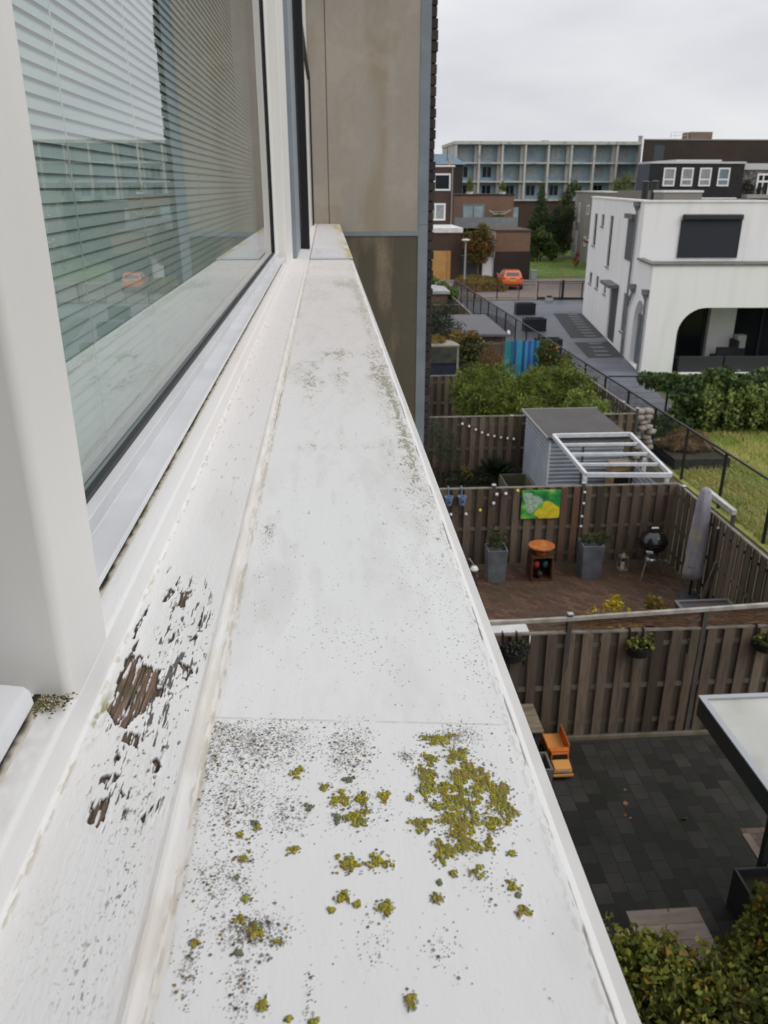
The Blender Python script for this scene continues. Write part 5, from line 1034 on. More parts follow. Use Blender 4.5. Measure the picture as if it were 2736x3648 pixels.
# ------------------------------------------------------------------ the white house
m_stucco = M('white stucco', (.82, .81, .80), .85, var=(.75, .735, .715), scale=2.2, stretch=(1, 1, .14), lo=.45, hi=.75, bump=.002, bscale=70, stain=(.66, .645, .61), sscale=1.4, slo=.60, shi=.85)
m_pane = M('dark window pane', (.012, .015, .018), .12, spec=.18)
m_frame_d = M('anthracite frame', (.022, .025, .028), .5)
m_sill = M('blue stone sill', (.15, .17, .19), .7, var=(.21, .22, .23), scale=4)
m_cop = M('grey coping', (.12, .115, .105), .85, var=(.20, .19, .17), scale=3, stain=(.15, .14, .07), sscale=2)
m_zpipe = M('zinc pipe', (.165, .175, .185), .5, var=(.22, .23, .23), scale=6)
NX, NY = 13.70, 34.45; DL = Vector((2.9, 18.35)).normalized(); NL = Vector((-DL.y, DL.x)); EF = Vector((.9983, -.058)); NF = Vector((EF.y, -EF.x))
class Wall:
    """wall plane through P along u with outward normal n; wall coordinates are (s, z)"""
    def __init__(s, P, u, n): s.P = Vector(P); s.u = Vector(u); s.n = Vector(n)
    def at(s, a, z, off=0): p = s.P+s.u*a+s.n*off; return (p.x, p.y, z)
    def face(s, mb, s0, s1, z0, z1, holes, depth=.06):
        ss = sorted({s0, s1, *[h[0] for h in holes], *[h[1] for h in holes]}); zs = sorted({z0, z1, *[h[2] for h in holes], *[h[3] for h in holes]})
        for a, b in zip(ss[:-1], ss[1:]):
            for c, d in zip(zs[:-1], zs[1:]):
                if any(h[0] <= a and b <= h[1] and h[2] <= c and d <= h[3] for h in holes): continue
                mb.quad(s.at(a, c), s.at(b, c), s.at(b, d), s.at(a, d))
        for h in holes:
            a, b, c, d = h[:4]; r = h[4] if len(h) > 4 else 0; dp = h[5] if len(h) > 5 else depth
            if r:
                arc = [(b-r+r*cos(t), d-r+r*sin(t)) for t in [pi/2*k/10 for k in range(11)]]; arl = [(a+r-r*cos(t), d-r+r*sin(t)) for t in [pi/2*k/10 for k in range(11)]]
                for L_, cx in ((arc, b), (arl, a)):
                    for p, q in zip(L_[:-1], L_[1:]): mb.quad(s.at(cx, d), s.at(*p), s.at(*q))
                loop = [(a, c)]+arl+arc[::-1]+[(b, c)]
            else: loop = [(a, c), (a, d), (b, d), (b, c)]
            for p, q in zip(loop, loop[1:]+loop[:1]): mb.quad(s.at(*p), s.at(*q), s.at(*q, -dp), s.at(*p, -dp))
        return mb
    def slab(s, mb, a, b, c, d, o0, o1):
        vs = [s.at(a, c, o0), s.at(b, c, o0), s.at(b, d, o0), s.at(a, d, o0), s.at(a, c, o1), s.at(b, c, o1), s.at(b, d, o1), s.at(a, d, o1)]
        return mb.add(vs, [(3,2,1,0),(4,5,6,7),(0,1,5,4),(1,2,6,5),(2,3,7,6),(3,0,4,7)])
WH = thing('white_house', 'white stucco house with arched porch, dark roller shutter and flat roof', 'house', (NX, NY, 0))
WL = Wall((NX, NY), DL, NL); WF = Wall((NX, NY), EF, NF); P3 = Vector((NX, NY))+DL*3.0; WU = Wall(P3, EF, NF)
hl = [(.45, 2.75, 0.02, 2.97, 1.14, .30)]
hu = [(15.95, 16.95, 2.12, 2.80), (13.35, 14.30, 2.12, 2.82), (10.70, 11.45, 2.12, 2.83), (7.0, 9.3, .02, 2.88, 0, .08), (4.25, 5.55, 1.02, 2.87), (15.9, 17.0, 4.36, 6.18), (13.45, 14.4, 5.58, 6.23), (10.5, 11.45, 3.6, 6.24)]
mb = MB(); WL.face(mb, 0, 3.0, 0, 4.62, hl); WL.face(mb, 3.0, 18.6, 0, 7.06, hu)
WF.face(mb, 0, 9.0, 0, 4.62, [(1.37, 6.35, .02, 2.88, 1.15, .35)]); WU.face(mb, 0, 9.0, 4.5, 7.06, [])
q0, q1 = WL.at(18.6, 0), WL.at(18.6, 7.06); e = EF*9; mb.quad(q0, (q0[0]+e.x, q0[1]+e.y, 0), (q1[0]+e.x, q1[1]+e.y, 7.06), q1)
mb.build('walls', m_stucco, WH)
mb = MB(); r0, r1 = WL.at(3.02, 7.0, -.02), WL.at(18.58, 7.0, -.02); mb.quad(r0, r1, (r1[0]+e.x, r1[1]+e.y, 7.0), (r0[0]+e.x, r0[1]+e.y, 7.0))
r0, r1 = WL.at(.02, 4.55, -.02), WL.at(3.0, 4.55, -.02); mb.quad(r0, r1, (r1[0]+e.x, r1[1]+e.y, 4.55), (r0[0]+e.x, r0[1]+e.y, 4.55)); mb.build('roof', M('grey roof felt', (.14, .14, .14), .9), WH)
mb = MB(); WL.slab(mb, 2.96, 18.7, 7.062, 7.14, .05, -.30); mb.build('roof_edge', m_stucco, WH); mb = MB(); WU.slab(mb, .02, 9, 7.062, 7.142, .05, -.28); mb.build('roof_edge', m_stucco, WH)
mb = MB(); WL.slab(mb, -.05, 3.0, 4.622, 4.70, .10, -.22); mb.build('coping', m_cop, WH); mb = MB(); WF.slab(mb, .20, 9, 4.624, 4.702, .06, -.22); mb.build('coping', m_cop, WH)
for k, h in enumerate(hu):
    if h[3] == 2.88: continue
    a, b, c, d = h[:4]; mb = MB(); WL.slab(mb, a+.001, b-.001, c+.001, d-.001, -.10, -.059); f_ = mb.build('window', m_frame_d, WH)
    mb = MB(); WL.slab(mb, a+.06, b-.06, c+.06, d-.06, -.059, -.054); mb.build('pane', m_pane, f_)
    mb = MB(); WL.slab(mb, a-.04, b+.04, c-.06, c-.001, .07, -.05); mb.build('sill', m_sill, f_)
mb = MB(); WL.slab(mb, 7.001, 9.299, .03, 2.879, -.11, -.079); dr = mb.build('door', M('slate grey door', (.055, .056, .064), .5, var=(.07, .07, .078), scale=2), WH)
mb = MB(); WL.slab(mb, 7.25, 7.29, .9, 1.5, -.079, -.04); mb.build('handle', m_zpipe, dr)
mb = MB(); WL.slab(mb, 6.95, 9.6, 2.90, 3.05, .55, .002); mb.build('door_canopy', M('grey slab', (.12, .12, .122), .8, var=(.17, .17, .165), scale=3), WH)
mb = MB(); WL.slab(mb, .46, 2.74, .02, 2.96, -.34, -.299); ar = mb.build('arch_recess', m_stucco, WH); mb = MB(); WL.slab(mb, 2.25, 2.65, .03, 2.25, -.298, -.2); mb.build('side_door', M('grey door frame', (.13, .15, .165), .6), ar)
# shuttered windows
mb = MB()
for k in range(34): z = 4.40+k*.0565; WL.slab(mb, 4.75, 6.2, z, z+.052, .03, .055)
sh = mb.build('side_shutter', M('grey shutter slats', (.10, .105, .115), .5), WH); mb = MB(); WL.slab(mb, 4.45, 6.35, 6.29, 6.50, .24, .0); mb.build('shutter_box', m_cop, sh)
mb = MB()
for k in range(42): z = 4.705+k*.0405; WU.slab(mb, 1.75, 4.38, z, z+.0375, .025, .06)
sh = mb.build('front_shutter', M('blue black shutter slats', (.022, .026, .034), .5), WH); mb = MB(); WU.slab(mb, 1.72, 4.42, 6.31, 6.56, .24, .0); mb.build('shutter_box', m_frame_d, sh, bevel=.06)
for a, b in ((1.70, 1.749), (4.381, 4.43)): mb = MB(); WU.slab(mb, a, b, 4.70, 6.31, .07, .002); mb.build('guide_rail', m_frame_d, sh)
# downpipes with hoppers
for pts, hz in (([(4.15, 6.75, .09), (4.2, 4.3, .09), (4.32, 2.6, .09), (4.32, .1, .09)], (4.15, 6.95)), ([(3.1, 3.25, .09), (4.0, 2.42, .09), (4.0, .1, .09)], (3.05, 3.42)), ([(.33, 3.3, .09), (.30, .1, .09)], (.33, 3.48))):
    pp = MB().tube([WL.at(*p) for p in pts], .055, 8).build('downpipe', m_zpipe, WH); c = WL.at(hz[0], hz[1]-.18, .11)
    MB().lathe(c, [(.06, -.12), (.12, .05), (.19, .10), (.19, .26), (.22, .27), (.22, .30)], 8).build('hopper', m_zpipe, pp)
# porch
mb = MB(); WU.slab(mb, .3, 8.6, .02, 4.4, -.15, -.10); mb.build('porch_glass', m_pane, WH)
mb = MB()
for a in (.9, 2.2, 3.4, 4.82, 6.1): WU.slab(mb, a, a+.1, .02, 4.4, -.099, -.04)
mb.build('porch_frames', m_frame_d, WH)
mb = MB(); WU.slab(mb, 3.55, 4.75, .02, 4.4, -.098, .25); mb.build('porch_pier', m_stucco, WH)
mb = MB(); a, b = WL.at(.1, 3.0, -.1), WL.at(2.95, 3.0, -.1); mb.quad(a, b, (b[0]+8.5, b[1]-.5, 3.0), (a[0]+8.5, a[1]-.5, 3.0)); mb.build('porch_ceiling', m_stucco, WH)
mb = MB(); a, b = WL.at(.1, .012, -.1), WL.at(2.95, .012, -.1); mb.quad(a, b, (b[0]+8.5, b[1]-.5, .012), (a[0]+8.5, a[1]-.5, .012)); mb.build('porch_floor', M('dark porch slabs', (.07, .072, .078), .6), WH)
m_sofa = M('black wicker', (.022, .023, .025), .7, var=(.032, .033, .035), scale=60, bump=.004)
def sofa(lb, s0, s1, off):
    a = WF.at(s0, 0, -off); t = thing('lounge_sofa', lb, 'sofa', (a[0], a[1], 0), 'dark sofas in the porch'); ww = Wall((a[0], a[1]), EF, NF); ln = s1-s0
    mb = MB(); ww.slab(mb, 0, ln, .02, .72, 0, -.12); mb.build('backrest', m_sofa, t, bevel=.03); mb = MB(); ww.slab(mb, 0, ln, .02, .36, -.121, -.85); mb.build('seat_base', m_sofa, t)
    mb = MB(); ww.slab(mb, .05, ln-.05, .361, .46, -.13, -.84); mb.build('seat_cushion', M('charcoal cushion', (.04, .042, .045), .9), t, bevel=.03)
    for u in (0, ln-.12): mb = MB(); ww.slab(mb, u, u+.12, .361, .60, -.122, -.85); mb.build('armrest', m_sofa, t)
sofa('black wicker sofa in the left part of the arched porch, back to the garden', 1.75, 3.75, .35); sofa('black wicker sofa in the right part of the arched porch beside the first', 3.80, 6.1, .36)
t0 = WF.at(4.0, 0, -1.8); t = thing('lounge_chair', 'black armchair in front of the white pier in the porch', 'chair', (t0[0], t0[1], 0)); ww = Wall((t0[0], t0[1]), EF, NF)
mb = MB(); ww.slab(mb, 0, 1.0, .02, .42, 0, -.8); mb.build('seat', m_sofa, t, bevel=.03); mb = MB(); ww.slab(mb, .85, 1.0, .421, 1.15, 0, -.8); mb.build('backrest', m_sofa, t, bevel=.03); mb = MB(); ww.slab(mb, 0, .849, .421, .85, -.0, -.12); mb.build('armrest', m_sofa, t)
t0 = WF.at(5.15, 0, -2.2); t = thing('porch_box', 'pale box on a dark stand in the right of the porch', 'lamp', (t0[0], t0[1], 0)); MB().box((t0[0]-.22, t0[1]-.22, .02), (t0[0]+.22, t0[1]+.22, .78)).build('stand', m_sofa, t); MB().box((t0[0]-.20, t0[1]-.20, .781), (t0[0]+.20, t0[1]+.20, 1.36)).build('upper_box', M('pale green box', (.42, .46, .42), .8), t)  # plain pale box on a dark stand
for (s_, w_, h_, lb) in ((8.2, .35, .62, 'black vent pipe on the white house roof next to the plank wall'), (6.1, .35, .62, 'black vent pipe on the white house roof nearer the roof light')):
    c = WL.at(s_, 7.0, -1.0); t = thing('roof_vent', lb, 'vent', c, 'vent pipes on the white house roof'); MB().cyl(c, (c[0], c[1], 7.0+h_+.25), .16, n=12).build('pipe', m_iron, t); MB().lathe((c[0], c[1], 7.26+h_), [(.2, 0), (.2, .05), (.05, .1)], 12).build('cowl', m_iron, t)
c = WL.at(4.5, 7.0, -1.2); t = thing('roof_light', 'low grey roof light with a white rim on the white house roof', 'roof light', c); MB().box((c[0]-.1, c[1], 7.0), (c[0]+1.7, c[1]+1.2, 7.45)).build('kerb', M('taupe kerb', (.24, .22, .19), .8), t); MB().box((c[0]-.14, c[1]-.04, 7.452), (c[0]+1.74, c[1]+1.24, 7.54)).build('rim', m_white, t)
c = WL.at(13, 7.0, -.6); single(MB().box((c[0], c[1], 7.005), (c[0]+2.2, c[1]+.3, 7.5)), 'roof_parapet', M('grey brown planks', (.15, .135, .115), .9), 'grey plank upstand with grasses on the far part of the white house roof', 'parapet')

# ------------------------------------------------------------------ houses behind
def rect_window(parent, W_, a, b, c, d, frame_m, pane_m, fw=.09, mull=0, trans=None, off=.02):
    mb = MB(); W_.slab(mb, a, b, c, c+fw, off+.04, -.05); W_.slab(mb, a, b, d-fw, d, off+.04, -.05); W_.slab(mb, a, a+fw, c+fw, d-fw, off+.04, -.05); W_.slab(mb, b-fw, b, c+fw, d-fw, off+.04, -.05)
    for k in range(mull): x = a+(b-a)*(k+1)/(mull+1); W_.slab(mb, x-fw*.4, x+fw*.4, c+fw, d-fw, off+.038, -.05)
    if trans: W_.slab(mb, a+fw, b-fw, trans-fw*.5, trans+fw*.5, off+.036, -.05)
    f_ = mb.build('window', frame_m, parent); mb = MB(); W_.slab(mb, a+fw*.5, b-fw*.5, c+fw*.5, d-fw*.5, off+.01, -.04); mb.build('pane', pane_m, f_); return f_
m_wf = M('white window frame', (.74, .74, .73), .4); m_curt = M('curtained pane', (.36, .39, .38), .25, var=(.14, .15, .15), scale=9, stretch=(3, 3, .2), spec=.6)
m_pale = M('pale reflecting pane', (.33, .40, .42), .15, var=(.22, .28, .31), scale=.8, spec=.6); m_teal = M('blue grey pane', (.12, .17, .195), .12, var=(.18, .235, .255), scale=1.2, spec=.6)
mF = lambda y: Wall((0, y), (1, 0), (0, -1))
def xbox(mb, x0, x1, y0, y1, z0, z1): return mb.box((x0, y0, z0), (x1, y1, z1))
m_dbrick = brick_mat('dark brown bricks', (.065, .038, .029), (.090, .054, .040), (.05, .04, .034), .22, .065, 'xz', .008, var=(.06, .04, .032), vscale=.3)
m_mbrick = brick_mat('brown bricks', (.19, .105, .068), (.25, .145, .095), (.16, .12, .09), .22, .065, 'xz', .01, var=(.17, .10, .068), vscale=.5)
m_vdark = M('very dark brick', (.030, .024, .020), .9, var=(.04, .031, .026), scale=.5, bump=.004, bscale=12)
# brown house with white windows at the left, with its low extension
t = thing('brick_house', 'dark brown brick house with two white framed windows beside the concrete bay', 'house', (10, 80, 0)); w_ = mF(80)
xbox(MB(), 4, 11.92, 80, 88, 0, 9.38).build('wall', m_dbrick, t); xbox(MB(), 3.9, 11.99, 79.93, 88.1, 9.382, 9.52).build('roof_edge', m_wf, t)
rect_window(t, w_, 10.05, 11.62, 7.35, 8.82, m_wf, m_pane, .14); rect_window(t, w_, 9.3, 11.2, 4.75, 6.25, m_wf, m_curt, .14, 1)
xbox(MB(), 4, 11.70, 73.2, 79.99, 0, 4.0).build('extension', m_dbrick, t); xbox(MB(), 3.9, 11.82, 73.1, 79.98, 4.002, 4.38).build('extension_roof', M('white fascia', (.70, .69, .67), .6, var=(.58, .57, .55), scale=2), t)
w_ = mF(73.2); mb = MB(); w_.slab(mb, 8.6, 10.82, .02, 2.5, .06, .001); dr = mb.build('boarded_door', M('orange plywood', (.50, .27, .085), .7, var=(.42, .22, .07), scale=2), t); mb = MB(); w_.slab(mb, 10.48, 10.51, .03, 2.49, .064, .0601); mb.build('joint', m_fb, dr)
MB().cyl((11.75, 79.9, 0), (11.75, 79.9, 9.3), .07).build('downpipe', M('grey brown pipe', (.22, .19, .17), .7), t)
single(MB().cyl((13.1, 91.9, .0), (13.1, 91.9, 10.4), .09), 'gas_pipe', M('yellow pipe', (.42, .30, .08), .6), 'thin yellow riser pipe between the brown house and the balcony house', 'pipe')
t = thing('board_fence', 'dark grey fence panels between the orange boarded door and the white door', 'fence', (12.3, 73.3, 0)); xbox(MB(), 10.85, 13.62, 73.3, 73.36, 0, 2.05).build('panel', M('dark grey boards', (.055, .055, .058), .8, isl=[(.07, .07, .072)], var=(.04, .04, .042), scale=4, stretch=(4, 1, .3)), t); xbox(MB(), 10.85, 13.62, 73.28, 73.38, 2.052, 2.12).build('rail', m_cap, t)
t = thing('white_door', 'plain white door panel beside the windowless brick block', 'door', (14.2, 73, 0)); xbox(MB(), 13.64, 14.62, 73.0, 73.06, .1, 1.96).build('leaf', m_wf, t, bevel=.01); xbox(MB(), 13.60, 14.66, 73.062, 73.12, 0, 2.04).build('frame', M('door frame', (.25, .25, .25), .7), t)
MB().cyl((14.5, 72.97, 1.02), (14.5, 73.0, 1.02), .03).build('knob', m_zpipe, t)
t = thing('brick_block', 'windowless brick block, pale brown above and near black below, behind the orange car', 'outbuilding', (16.2, 73, 0))
xbox(MB(), 14.66, 17.80, 72.75, 80, 0, 2.45).build('lower_wall', m_vdark, t); xbox(MB(), 14.64, 17.70, 72.75, 80, 2.452, 4.12).build('upper_wall', m_mbrick, t); xbox(MB(), 14.55, 17.78, 72.65, 80.05, 4.122, 4.24).build('roof_edge', m_fb, t); xbox(MB(), 14.56, 14.638, 72.74, 79.5, 1.9, 4.10).build('corner_strip', M('pale strip', (.36, .34, .32), .8), t)
t = thing('utility_cabinet', 'small grey utility cabinet on the pavement right of the brick block', 'cabinet', (18.1, 72.4, .08)); MB().box((17.85, 72.25, .08), (18.35, 72.6, .86)).build('body', M('grey cabinet', (.30, .32, .33), .6), t, bevel=.02); MB().box((17.82, 72.22, .862), (18.38, 72.63, .91)).build('lid', M('grey lid', (.36, .37, .38), .6), t)
# house with a balcony
t = thing('balcony_house', 'brown brick house with a grey balcony and sliding window, roof plants above', 'house', (17, 92, 0)); w_ = mF(92)
xbox(MB(), 13.9, 20.3, 92, 100, 0, 6.82).build('wall', m_mbrick, t); xbox(MB(), 13.85, 20.36, 91.94, 100.1, 6.822, 6.95).build('roof_edge', m_vdark, t)
rect_window(t, w_, 14.7, 17.15, 4.0, 5.95, m_teal, m_pale, .16, 1)
bb = xbox(MB(), 13.7, 20.5, 90.7, 91.99, 3.55, 3.68).build('balcony', m_vdark, t); xbox(MB(), 13.72, 20.48, 90.62, 90.70, 3.56, 4.66).build('parapet', M('grey balcony sheet', (.235, .245, .255), .6, var=(.19, .2, .21), scale=2), bb)
xbox(MB(), 13.9, 20.3, 91.9, 91.985, 0, 3.3).build('ground_front', m_vdark, t)
t = thing('drying_rack', 'open white drying rack with a green plant on the grey balcony', 'drying rack', (18.3, 91.2, 3.68)); mb = MB().tube([(17.5, 91.2, 5.35), (18.1, 91.2, 4.95), (19.2, 91.2, 5.0), (19.9, 91.3, 5.4)], .035); mb.cyl((18.6, 91.2, 3.69), (18.6, 91.2, 4.95), .03); mb.beam((17.8, 91.2, 5.2), (19.7, 91.2, 5.25), .03); mb.build('arms', M('pale arms', (.55, .53, .48), .7), t)
t = thing('balcony_plant', 'bright green plant standing on the grey balcony', 'plant', (18.6, 91.3, 3.69)); MB().lathe((18.6, 91.4, 3.69), [(.2, 0), (.28, .4)], 10).build('pot', m_fb, t); foliage('leaves', leaf_mat('balcony leaves', [(.07, .12, .02), (.12, .18, .03)]), t, [(18.6, 91.3, 4.6, .6, .35, .4)], 350, .22, 4, asp=.5)
for k, (x, h_, lb) in enumerate(((15.6, 1.5, 'tall yellow green grass plant on the brown roof near the yellow pipe'), (19.2, 1.2, 'shorter grass plant on the brown roof near its right end'))):
    t = thing('roof_plant', lb, 'plant', (x, 93, 6.82)); MB().lathe((x, 93, 6.825), [(.3, 0), (.4, .35)], 10).build('pot', m_wf, t); foliage('leaves', leaf_mat('roof grass', [(.12, .16, .03), (.20, .22, .05), (.08, .12, .02)]), t, [(x, 93, 6.9+h_*.55, .35, .3, h_*.6)], 300, .3, 50+k, asp=.2)
# blue panelled apartment block
t = thing('apartment_block', 'long apartment block with pale concrete grid and blue panels', 'building', (32, 125, 0)); BX0, BX1, BYf = 18.85, 45.75, 125.0
m_conc = M('weathered pale concrete', (.50, .485, .455), .9, var=(.42, .405, .375), scale=.6, stain=(.13, .125, .11), sscale=1.1, slo=.58, shi=.75)
m_blue = M('blue facade panel', (.22, .315, .365), .6, var=(.25, .345, .395), scale=.25, stain=(.19, .275, .325), sscale=.6)
FL = [(10.95, 13.25), (8.45, 10.75), (6.0, 8.25)]; nb = 8; bw = (BX1-BX0)/nb
mb = MB()
for k in range(nb+1): x = BX0+k*bw; mb.box((x-.14, BYf, 5.95), (x+.14, BYf+1.6, 13.30))
for z in (5.75, 8.25, 10.75): mb.box((BX0+.14, BYf+.05, z), (BX1-.14, BYf+1.6, z+.2))
mb.build('concrete_grid', m_conc, t); MB().box((BX0-.25, BYf-.12, 13.302), (BX1+.1, BYf+14, 13.72)).build('roof_slab', m_conc, t); MB().box((BX0-.14, BYf+1.61, 0), (BX0-.02, BYf+13.9, 13.30)).build('end_wall', m_conc, t)
mb = MB()
for z0, z1 in FL: mb.box((BX0, BYf+1.3, z0), (BX1, BYf+1.5, z1+.04))
mb.build('blue_panels', m_blue, t)
m_stor = M('off white storage panel', (.44, .43, .41), .85, var=(.36, .35, .33), scale=.8)
for k in range(nb):
    for i, (z0, z1) in enumerate(FL):
        if k in (0, 1, 2, 4, 6): x = BX0+(k+1)*bw; MB().box((x-.62, BYf+.5, z0+.005), (x-.16, BYf+1.29, z1-.02)).build('storage_panel', m_stor, t)
w_ = mF(BYf+1.3)
for k in range(nb):
    for i, (z0, z1) in enumerate(FL):
        x = BX0+k*bw+.55+.12*((k*7+i*3) % 3); f_ = rect_window(t, w_, x, x+1.45, z0+.42, z1-.32, m_blue, (m_curt if (k, i) in ((6, 0), (7, 0), (3, 1), (4, 1), (5, 1), (7, 1), (4, 0), (6, 1), (0, 0), (1, 0)) else (m_pane if i == 2 or (k, i) in ((0, 1), (1, 1)) else m_teal)), .08, 1, off=.03)
MB().box((BX0, BYf+.3, 0), (BX1, BYf+13.5, 5.74)).build('brick_base', m_dbrick, t)
w_ = mF(BYf+.3)
for x in (27.5, 31.0, 36.2): rect_window(t, w_, x, x+1.0, 2.2, 5.0, m_frame_d, m_pale, .1)
rect_window(t, w_, 26.6, 28.3, .4, 1.9, m_wf, m_pale, .12)
MB().box((32.0, BYf+3, 13.722), (33.0, BYf+4, 14.0)).build('roof_hatch', m_conc, t)
single(MB().cyl((45.9, 126, 13.73), (45.9, 126, 14.35), .28).lathe((45.9, 126, 14.352), [(.36, 0), (.36, .15), (.1, .2)], 12), 'flue', M('grey flue', (.30, .30, .30), .6), 'short grey flue at the right end of the pale concrete roof', 'flue')
t = thing('brick_apartments', 'dark brown brick block behind the black rooftop house', 'building', (51, 115, 0)); MB().prism([(42.4, 115), (60.5, 115), (60.5, 128), (48.6, 128)], 0, 13.42).build('wall', M('dark brown brick far', (.036, .026, .021), .9, var=(.046, .033, .027), scale=.4, stain=(.05, .03, .022), sscale=.2), t); MB().prism([(42.33, 114.93), (60.6, 114.93), (60.6, 128.1), (48.55, 128.1)], 13.422, 13.56).build('roof_edge', M('grey roof edge', (.24, .23, .23), .8), t)
xbox(MB(), 43.9, 45.3, 114.95, 114.995, 10.4, 12.8).build('blue_panel', M('slate blue panel', (.045, .055, .068), .6), t); xbox(MB(), 50.0, 53.0, 118, 121, 13.562, 14.62).build('roof_box', M('brown roof box', (.20, .145, .11), .8, var=(.16, .115, .09), scale=1), t)
mb = MB()
for z in (14.1, 14.5): mb.beam((46.8, 117, z), (49.1, 117, z), .04)
for x in (46.8, 47.4, 49.1): mb.beam((x, 117, 13.56), (x, 117, 14.5), .04)
mb.build('roof_rail', M('pale rail bars', (.5, .5, .5), .6), t)
# black rooftop house and its stone faced neighbour
t = thing('black_house', 'black clad rooftop storey with four white framed windows', 'house', (27, 62, 0)); w_ = mF(62)
m_bc = M('black cladding', (.012, .011, .012), .75, var=(.018, .016, .016), scale=2)
MB().prism([(23.6, 62), (30.6, 62), (30.6, 70), (26.2, 70), (23.6, 64.4)], 0, 9.25).build('walls', m_bc, t); MB().prism([(23.55, 61.95), (30.66, 61.95), (30.66, 70.1), (26.15, 70.1), (23.52, 64.45)], 9.252, 9.38).build('roof_edge', M('grey white edge', (.52, .52, .51), .6), t); MB().box((25.6, 62.4, 9.382), (29, 69, 9.52)).build('roof_plinth', M('grey plinth', (.5, .49, .48), .7), t)
MB().box((23.50, 62.05, 0), (23.595, 64.4, 9.25)).build('side_cladding', M('slate blue cladding', (.040, .048, .066), .6, var=(.05, .058, .076), scale=2), t)
for k, x in enumerate((24.58, 25.92, 27.27, 28.66)): rect_window(t, w_, x, x+.88, 7.72, 8.97, m_wf, (m_curt, m_curt, m_curt, m_teal)[k], .10, 0, 8.18)
t = thing('stone_house', 'grey stone faced house with a white divided window behind the black storey', 'house', (34, 62.6, 0)); w_ = mF(62.6)
MB().box((30.72, 62.6, 0), (39, 70, 8.85)).build('walls', M('grey rubble stone', (.20, .19, .18), .95, var=(.07, .066, .062), scale=5, detail=2, lo=.42, hi=.58, bump=.03), t); MB().box((30.70, 62.5, 8.852), (39.1, 70.1, 9.28)).build('roof_edge', M('grey white edge', (.50, .50, .50), .6), t)
rect_window(t, w_, 31.95, 33.9, 7.0, 8.6, m_wf, m_pane, .13, 3, 8.05); MB().box((30.72, 61.2, 6.9), (39, 62.59, 7.16)).build('ledge', M('pale ledge', (.32, .31, .29), .9), t)
foliage('climber', leaf_mat('dark climber', [(.02, .02, .015), (.05, .045, .035), (.10, .07, .05)]), t, [(31.3, 62.4, 7.6, .5, .25, .6), (32.2, 62.3, 7.5, .3, .2, .4)], 420, .16, 13)
# grey house in the gap
t = thing('grey_house', 'pale grey house with small white windows behind the white house', 'house', (28, 90, 0)); GA, GB = Vector((26.5, 80)), Vector((29.3, 99.7)); gd = (GB-GA).normalized(); gw = Wall(GA, gd, Vector((-gd.y, gd.x)))
MB().prism([(26.5, 80), (36, 79), (36, 99.7), (29.3, 99.7)], 0, 7.12).build('walls', M('taupe render', (.285, .265, .24), .9, var=(.24, .22, .2), scale=.5), t); MB().prism([(26.4, 79.9), (36.1, 78.9), (36.1, 99.8), (29.2, 99.8)], 7.122, 7.24).build('roof_edge', m_conc, t)
for a, b, c, d in ((9.2, 10.6, 4.9, 5.9), (6.2, 7.6, 3.6, 6.0), (15.5, 16.6, 3.9, 6.0), (9.6, 10.9, 1.7, 2.7), (6.4, 7.8, .1, 2.6), (16.0, 17.2, .2, 3)): rect_window(t, gw, a, b, c, d, m_wf, m_pale, .16)
t = thing('awning', 'small rusty red awning on the pale grey house', 'awning', (27.3, 86.5, 2.3)); MB().obox((27.0, 86.7, 2.4), (.6, 1.6, .08), (0, .5, 0)).build('cloth', M('red cloth', (.32, .07, .04), .8), t); MB().beam((27.25, 86, 2.5), (27.25, 87.4, 2.5), .08).build('cassette', m_wf, t)
t = thing('red_shrub', 'small red leaved shrub at the foot of the pale grey house', 'shrub', (25.2, 84, 0)); foliage('leaves', leaf_mat('red leaves', [(.35, .03, .03), (.28, .05, .03), (.20, .04, .03)]), t, [(25.3, 84, .6, .3, .3, .4), (25.5, 84.6, 1.2, .2, .2, .35)], 160, .18, 17); MB().cyl((25.3, 84, 0), (25.35, 84, .8), .04, .02).build('stem', m_twig, t)
t = thing('far_house', 'low house with a bluish roof far behind the brown house', 'house', (14, 110, 0)); xbox(MB(), 8, 17.5, 110, 116, 0, 10.3).build('wall', m_vdark, t); MB().add([(7.8,109.8,10.302),(17.9,109.8,10.302),(17.9,116.2,10.302),(7.8,116.2,10.302),(9.5,113,11.6),(16.3,113,11.6)], [(3,2,1,0),(0,1,5,4),(1,2,5),(2,3,4,5),(3,0,4)]).build('roof', M('blue grey roof', (.10, .15, .19), .7, var=(.14, .19, .23), scale=1), t); MB().cyl((15.6, 111, 10.3), (15.6, 111, 12.4), .05).build('aerial', m_iron, t)

# ------------------------------------------------------------------ street: car, lamp, trees
m_car = M('orange red car paint', (.66, .125, .028), .28, coat=.8, spec=.5); m_lamp = M('red lamp glass', (.45, .012, .015), .2); m_plate = M('yellow plate', (.62, .42, .03), .5); m_glassc = M('tinted car glass', (.06, .075, .085), .08, spec=.7)
t = thing('parked_car', 'orange red hatchback parked on the street seen from behind', 'car', (0, 0, 0))
secs = [(0, .42, .86, .70), (.05, .28, .94, .80), (.5, .22, .97, .85), (2.0, .20, .98, .86), (3.1, .20, .94, .85), (3.7, .26, .80, .79), (3.92, .40, .64, .62)]
mb = MB(); vs = []; fs = []
for y, zb, zt_, wd in secs:
    half = [(.80*wd, zb), (wd, zb+.16), (wd*1.0, (zb+zt_)/2), (wd*.985, zt_-.06), (wd*.88, zt_)]; vs += [(x, y, z) for x, z in half]+[(-x, y, z) for x, z in half[::-1]]
for i in range(len(secs)-1):
    for k in range(10): fs.append((i*10+k, (i+1)*10+k, (i+1)*10+(k+1) % 10, i*10+(k+1) % 10))
